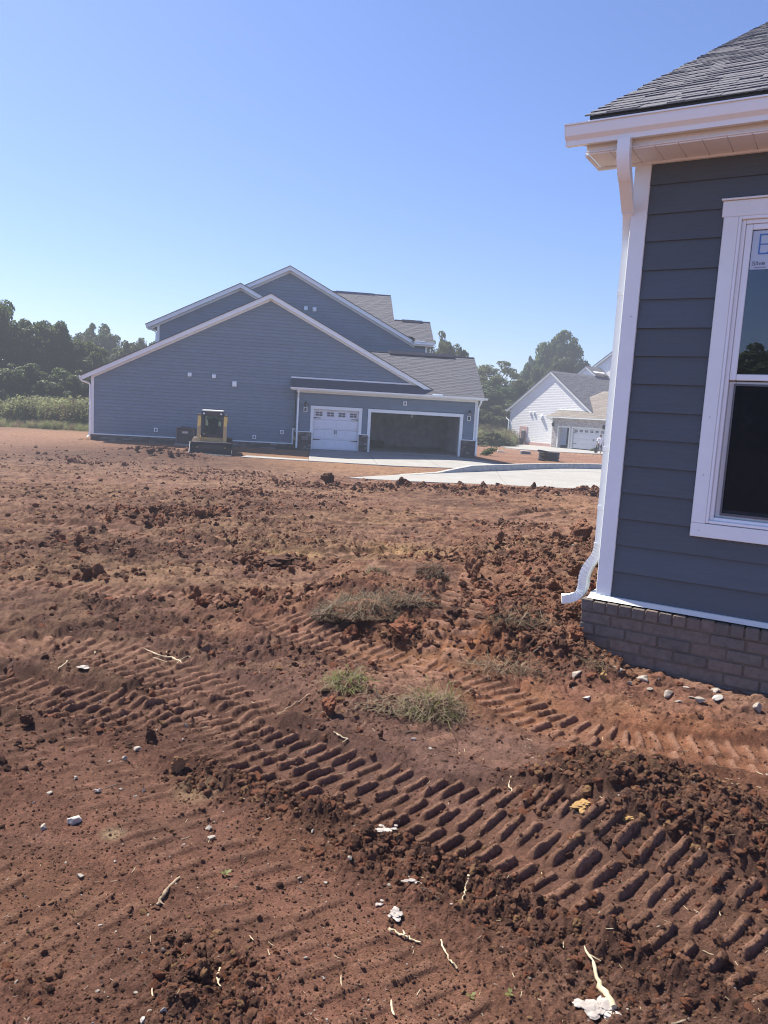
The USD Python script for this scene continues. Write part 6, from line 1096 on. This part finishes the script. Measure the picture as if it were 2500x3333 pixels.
p = on_ground(915, 1815)
rock('clay_slab', 'clod', 'sand-coloured crust of clay on top of the right-hand berm', 1905, 2612, 120, 40, 'clod_yellow', 42, 5, .6, 10., 4, .95)
rock('clay_slab', 'clod', 'crumbled yellow clay beside the sand-coloured crust', 2050, 2655, 90, 34, 'clod_yellow', 43, 4, .8, 30., 4, .95)
Q6 = lambda x, y: (1750 + x / 2.212, 1800 + y / 2.212)
for x, y, w, h, mt, s, l, tl in [(275, 870, 108, 75, 'white_stone', 51, 'pale flat stone leaning left of the yellow lump at the wall', 5), (472, 880, 92, 95, 'clod_yellow', 52, 'yellow clay lump at the foot of the brick wall', 0), (600, 862, 85, 42, 'white_stone', 53, 'flat white stone right of the yellow lump', 25), (755, 898, 92, 50, 'white_stone', 54, 'tilted white flake propped on a clod near the wall', -15),
                         (955, 990, 100, 85, 'white_stone', 55, 'jagged three-cornered white stone in the middle of the wall strip', 30), (818, 988, 50, 26, 'white_stone', 56, 'small white chip left of the three-cornered stone', 10), (1027, 1070, 56, 20, 'white_stone', 57, 'thin white chip below the three-cornered stone', 5), (1170, 1062, 80, 46, 'white_stone', 58, 'notched white stone right of the thin chip', 20), (1312, 1032, 105, 62, 'grey_stone', 59, 'rounded gray stone near the right end of the wall', 0),
                         (1295, 980, 80, 34, 'white_stone', 60, 'thin pale slab lying behind the rounded gray stone', -10), (1590, 1090, 110, 130, 'white_stone', 61, 'largest white stone, standing at the right edge by the wall', 50), (1110, 1036, 48, 22, 'white_stone', 62, 'little white chip behind the notched stone', 5), (1080, 966, 50, 16, 'white_stone', 63, 'pale sliver near the wall foot', 5), (258, 968, 28, 18, 'white_stone', 64, 'tiny white chip below the pale leaning stone', 5), (870, 903, 24, 14, 'white_stone', 65, 'tiny pebble close to the brick wall', 5), (365, 1042, 90, 34, 'grey_stone', 66, 'brownish flat stone half sunk left of the yellow lump', 8), (665, 932, 46, 36, 'white_stone', 67, 'small cracked white stone under the tilted flake', 15)]:
    X, Y = Q6(x, y); rock('stone', 'stone', l, X, Y, w / 2.212, h / 2.212, mt, s, 7, .5, tl or s * 31. % 360, 3, .42)
Q3 = lambda x, y: (x / 1.659, 2400 + y / 1.659)
Q4 = lambda x, y: (900 + x / 1.8433, 2400 + y / 1.8433)
for q_, x, y, w, h, s, l in [(Q3, 670, 108, 34, 30, 71, 'small white stone above the tan lump of clay'), (Q3, 405, 217, 34, 22, 72, 'white pebble at the left of the flat soil'), (Q3, 525, 288, 48, 28, 73, 'brownish pebble right of the white pebble'), (Q3, 262, 302, 40, 16, 74, 'flat white chip near the left edge'), (Q3, 232, 488, 44, 30, 75, 'pair-like white fragment on the left foreground'), (Q3, 1125, 488, 52, 30, 76, 'white fragment in a small hole, centre foreground'), (Q3, 1140, 540, 44, 26, 77, 'white oblong chip under the small hole'),
                         (Q3, 422, 742, 58, 32, 78, 'gray white fragment in the lower left'), (Q3, 618, 668, 20, 16, 79, 'tiny round white pebble above the stick'), (Q3, 740, 60, 52, 26, 80, 'white flake above the small white stone'), (Q3, 395, 446, 95, 44, 81, 'flat brown stone half sunk in the left foreground'), (Q3, 770, 1530, 56, 40, 82, 'gray stone at the bottom edge'), (Q3, 885, 1475, 56, 36, 83, 'white chip above the bottom gray stone'), (Q3, 800, 1480, 38, 20, 84, 'flat white chip left of the other chip near the bottom'),
                         (Q4, 440, 722, 38, 34, 85, 'white cube-like fragment below the deep track'), (Q4, 215, 562, 42, 32, 86, 'pale fragment at the left edge of the deep track'), (Q4, 290, 872, 34, 18, 87, 'small white chip left of the plaster crumbs'), (Q4, 145, 872, 28, 14, 88, 'thin white chip far left of the plaster crumbs'), (Q4, 172, 1322, 30, 20, 89, 'lone white pebble in the lower middle'), (Q4, 925, 67, 34, 18, 90, 'white chip on the smooth strip'), (Q4, 815, 8, 46, 24, 91, 'white stone on the smooth strip near the grass'), (Q4, 672, 885, 34, 16, 92, 'thin gray chip left of the crumbled plaster line')]:
    X, Y = q_(x, y); sc = 1.659 if q_ is Q3 else 1.8433; rock('stone_chip', 'stone', l, X, Y, w / sc, h / sc, 'white_stone' if s not in (73, 81, 82) else 'grey_stone', s, 6, .35, s * 37. % 360, 3, .3)
# broken plaster: clusters of crumbs fused into one flat cake each
def plaster(label, X, Y, w, d, seed, n=14):
    p = on_ground(X, Y); f = Frame('plaster_piece', label, 'plaster', p, 0); rr = np.random.default_rng(seed); m = MB()
    for i in range(n):
        l_ = lump_mesh(seed * 20 + i, 2, .6, .5, 3); s = rr.uniform(.2, .5); w_k = .8; m.add(l_.v[0] * [w * s * .6, d * s * .7, min(w, d) * s * .35] + [rr.uniform(-.5, .5) * w, rr.uniform(-.5, .5) * d, .006 + .01 * rr.random()], l_.f[0])
    m.build('body', 'plaster', f.path, smooth=40)
plaster('broad broken white plaster cake at the bottom edge right of centre', 1940, 3295, .085, .065, 1, 20); plaster('crumbled white plaster lump in the lower middle', *Q4(708, 1080), .042, .055, 2, 12); plaster('thin line of white plaster crumbs under the deep track', *Q4(805, 882), .055, .022, 3, 10); plaster('white plaster crumbs left among the ruts', 265, 2178, .07, .05, 4, 9); plaster('small pale plaster bits left of the plaster lump', *Q4(605, 1015), .03, .025, 5, 5)
plaster('tan plaster-like fragment in the deep track', *Q4(660, 560), .07, .05, 6, 9)
# sticks
def stick(label, pts, r, mt='stick_pale', twigs=(), name='stick', jag=.006):
    P = np.array([on_ground(*p_[:2], dz=(p_[2] if len(p_) > 2 else .008)) for p_ in pts]); o = P[0].copy(); f = Frame(name, label, 'stick', o); t = np.linspace(0, 1, 14); d = np.linspace(0, 1, len(P)); Q = np.stack([np.interp(t, d, P[:, i]) for i in range(3)], 1) - o; rr = np.random.default_rng(len(label)); Q += rr.normal(size=Q.shape) * jag * .4
    rad = .75 * np.interp(t, np.linspace(0, 1, len(r)), r) * (1 + .25 * rr.normal(size=14)); MB().tube(Q, np.abs(rad), 7).build('shaft', mt, f.path, smooth=50)
    for tw in twigs:
        W = np.array([on_ground(*p_[:2], dz=(p_[2] if len(p_) > 2 else .012)) for p_ in tw]) - o; MB().tube(W, np.linspace(min(r) * .8 + .001, .0012, len(W)), 5).build('twig', mt, f.path)
stick('long pale splintered stick pointing at the white plaster cake', [(1902, 3088), (1930, 3150), (1955, 3215), (1998, 3288)], [.002, .007, .010, .013], 'stick_pale', [[(1918, 3120), (1955, 3140)]])
stick('brown knotty stick in the lower left foreground', [Q3(972, 762), Q3(900, 840), Q3(870, 885), Q3(850, 925)], [.005, .006, .008, .006], 'stick_brown', [[Q3(872, 880), Q3(858, 905), Q3(888, 922)]])
stick('short pale stick with a side twig in the lower middle', [Q4(675, 1165), Q4(760, 1205), Q4(860, 1240)], [.005, .004, .004], 'stick_pale', [[Q4(770, 1208), Q4(757, 1178)]])
stick('thin bent pale stem right of the short stick', [Q4(978, 1230), Q4(1030, 1335), Q4(1078, 1400)], [.003, .003, .004], 'stick_pale')
stick('pale curved stem standing at the edge of the deep track', [Q4(1143, 868, ) + (.03,), Q4(1138, 930), Q4(1110, 992)], [.004, .004, .003], 'stick_pale')
stick('thin dark twig crossing near the plaster crumbs', [Q4(870, 905), Q4(925, 950), Q4(985, 995)], [.002, .002, .003], 'bark')
stick('forked pale root on the smooth soil, left of centre', [(470, 2115), (520, 2138), (560, 2145), (585, 2155)], [.004, .006, .008, .010], 'stick_pale', [[(585, 2155), (562, 2180)], [(585, 2155), (612, 2140), (622, 2146)], [(585, 2155), (594, 2172)], [(540, 2142), (543, 2125)], [(500, 2146), (545, 2158)]])
stick('long thin straw left of the forked root', [(530, 2082), (600, 2086)], [.002, .002], 'stick_pale')
stick('curled pale stem on the smooth strip', [Q4(1410, 240), Q4(1392, 300), Q4(1415, 338)], [.003, .004, .003], 'stick_pale')
stick('short white twig beside the smooth strip', [Q4(345, -25), Q4(385, 5), Q4(430, 20)], [.003, .005, .003], 'stick_pale', [[Q4(430, 20), Q4(395, 45)]])
stick('pale straw stem on the right-hand ruts', [(2238, 2550), (2258, 2556)], [.005, .004], 'white_stone')
stick('curved bark strip at the bottom left of centre', [Q3(1188, 1262), Q3(1175, 1310), Q3(1187, 1368)], [.004, .005, .003], 'stick_pale')
stick('thin stick lying over the red clods below the tuft', [(1010, 2262), (950, 2300), (905, 2330)], [.003, .003, .003], 'stick_brown')
stick('flat pale splinter left among the ruts', [(188, 2182), (218, 2158)], [.004, .005], 'stick_pale')
# seedlings
def seedling(label, X, Y, seed):
    p = on_ground(X, Y); f = Frame('seedling', label, 'seedling', p); rr = np.random.default_rng(seed); V = []
    MB().tube([(0, 0, -.005), (0, .002, .012)], .0015, 5).build('stem', 'grass_green', f.path)
    for i in range(4):
        a = rr.uniform(0, 2 * PI); d = np.array([math.cos(a), math.sin(a), .25]); s = np.array([-math.sin(a), math.cos(a), 0]); L_ = rr.uniform(.014, .024); c = np.array([0, 0, .012]); MB().add([c, c + d * L_ * .5 + s * L_ * .3, c + d * L_, c + d * L_ * .5 - s * L_ * .3], [[0, 1, 2], [0, 2, 3]]).build('leaf', 'grass_green', f.path)
seedling('small green seedling among the faint ruts', *Q3(1222, 753), 1); seedling('pale green seedling near the bottom middle', *Q4(1400, 1560), 2); seedling('tiny seedling at the bottom left of the other', *Q4(1165, 1575), 3)

# ------------------------------------------------------------------ the summer haze that greys the far trees
M['haze'] = usdkit.material(stage, '/World/Looks/haze', {'v': ('principled_volume', {'color': (.84, .90, 1.0), 'density': .0013, 'anisotropy': .25})}, [], volume='v.volume')
tag(stage.GetPrimAtPath(MB().box(-905, 905, -905, 905, -2.2, 21.0).build('haze', 'haze')), None, None, None, 'stuff')
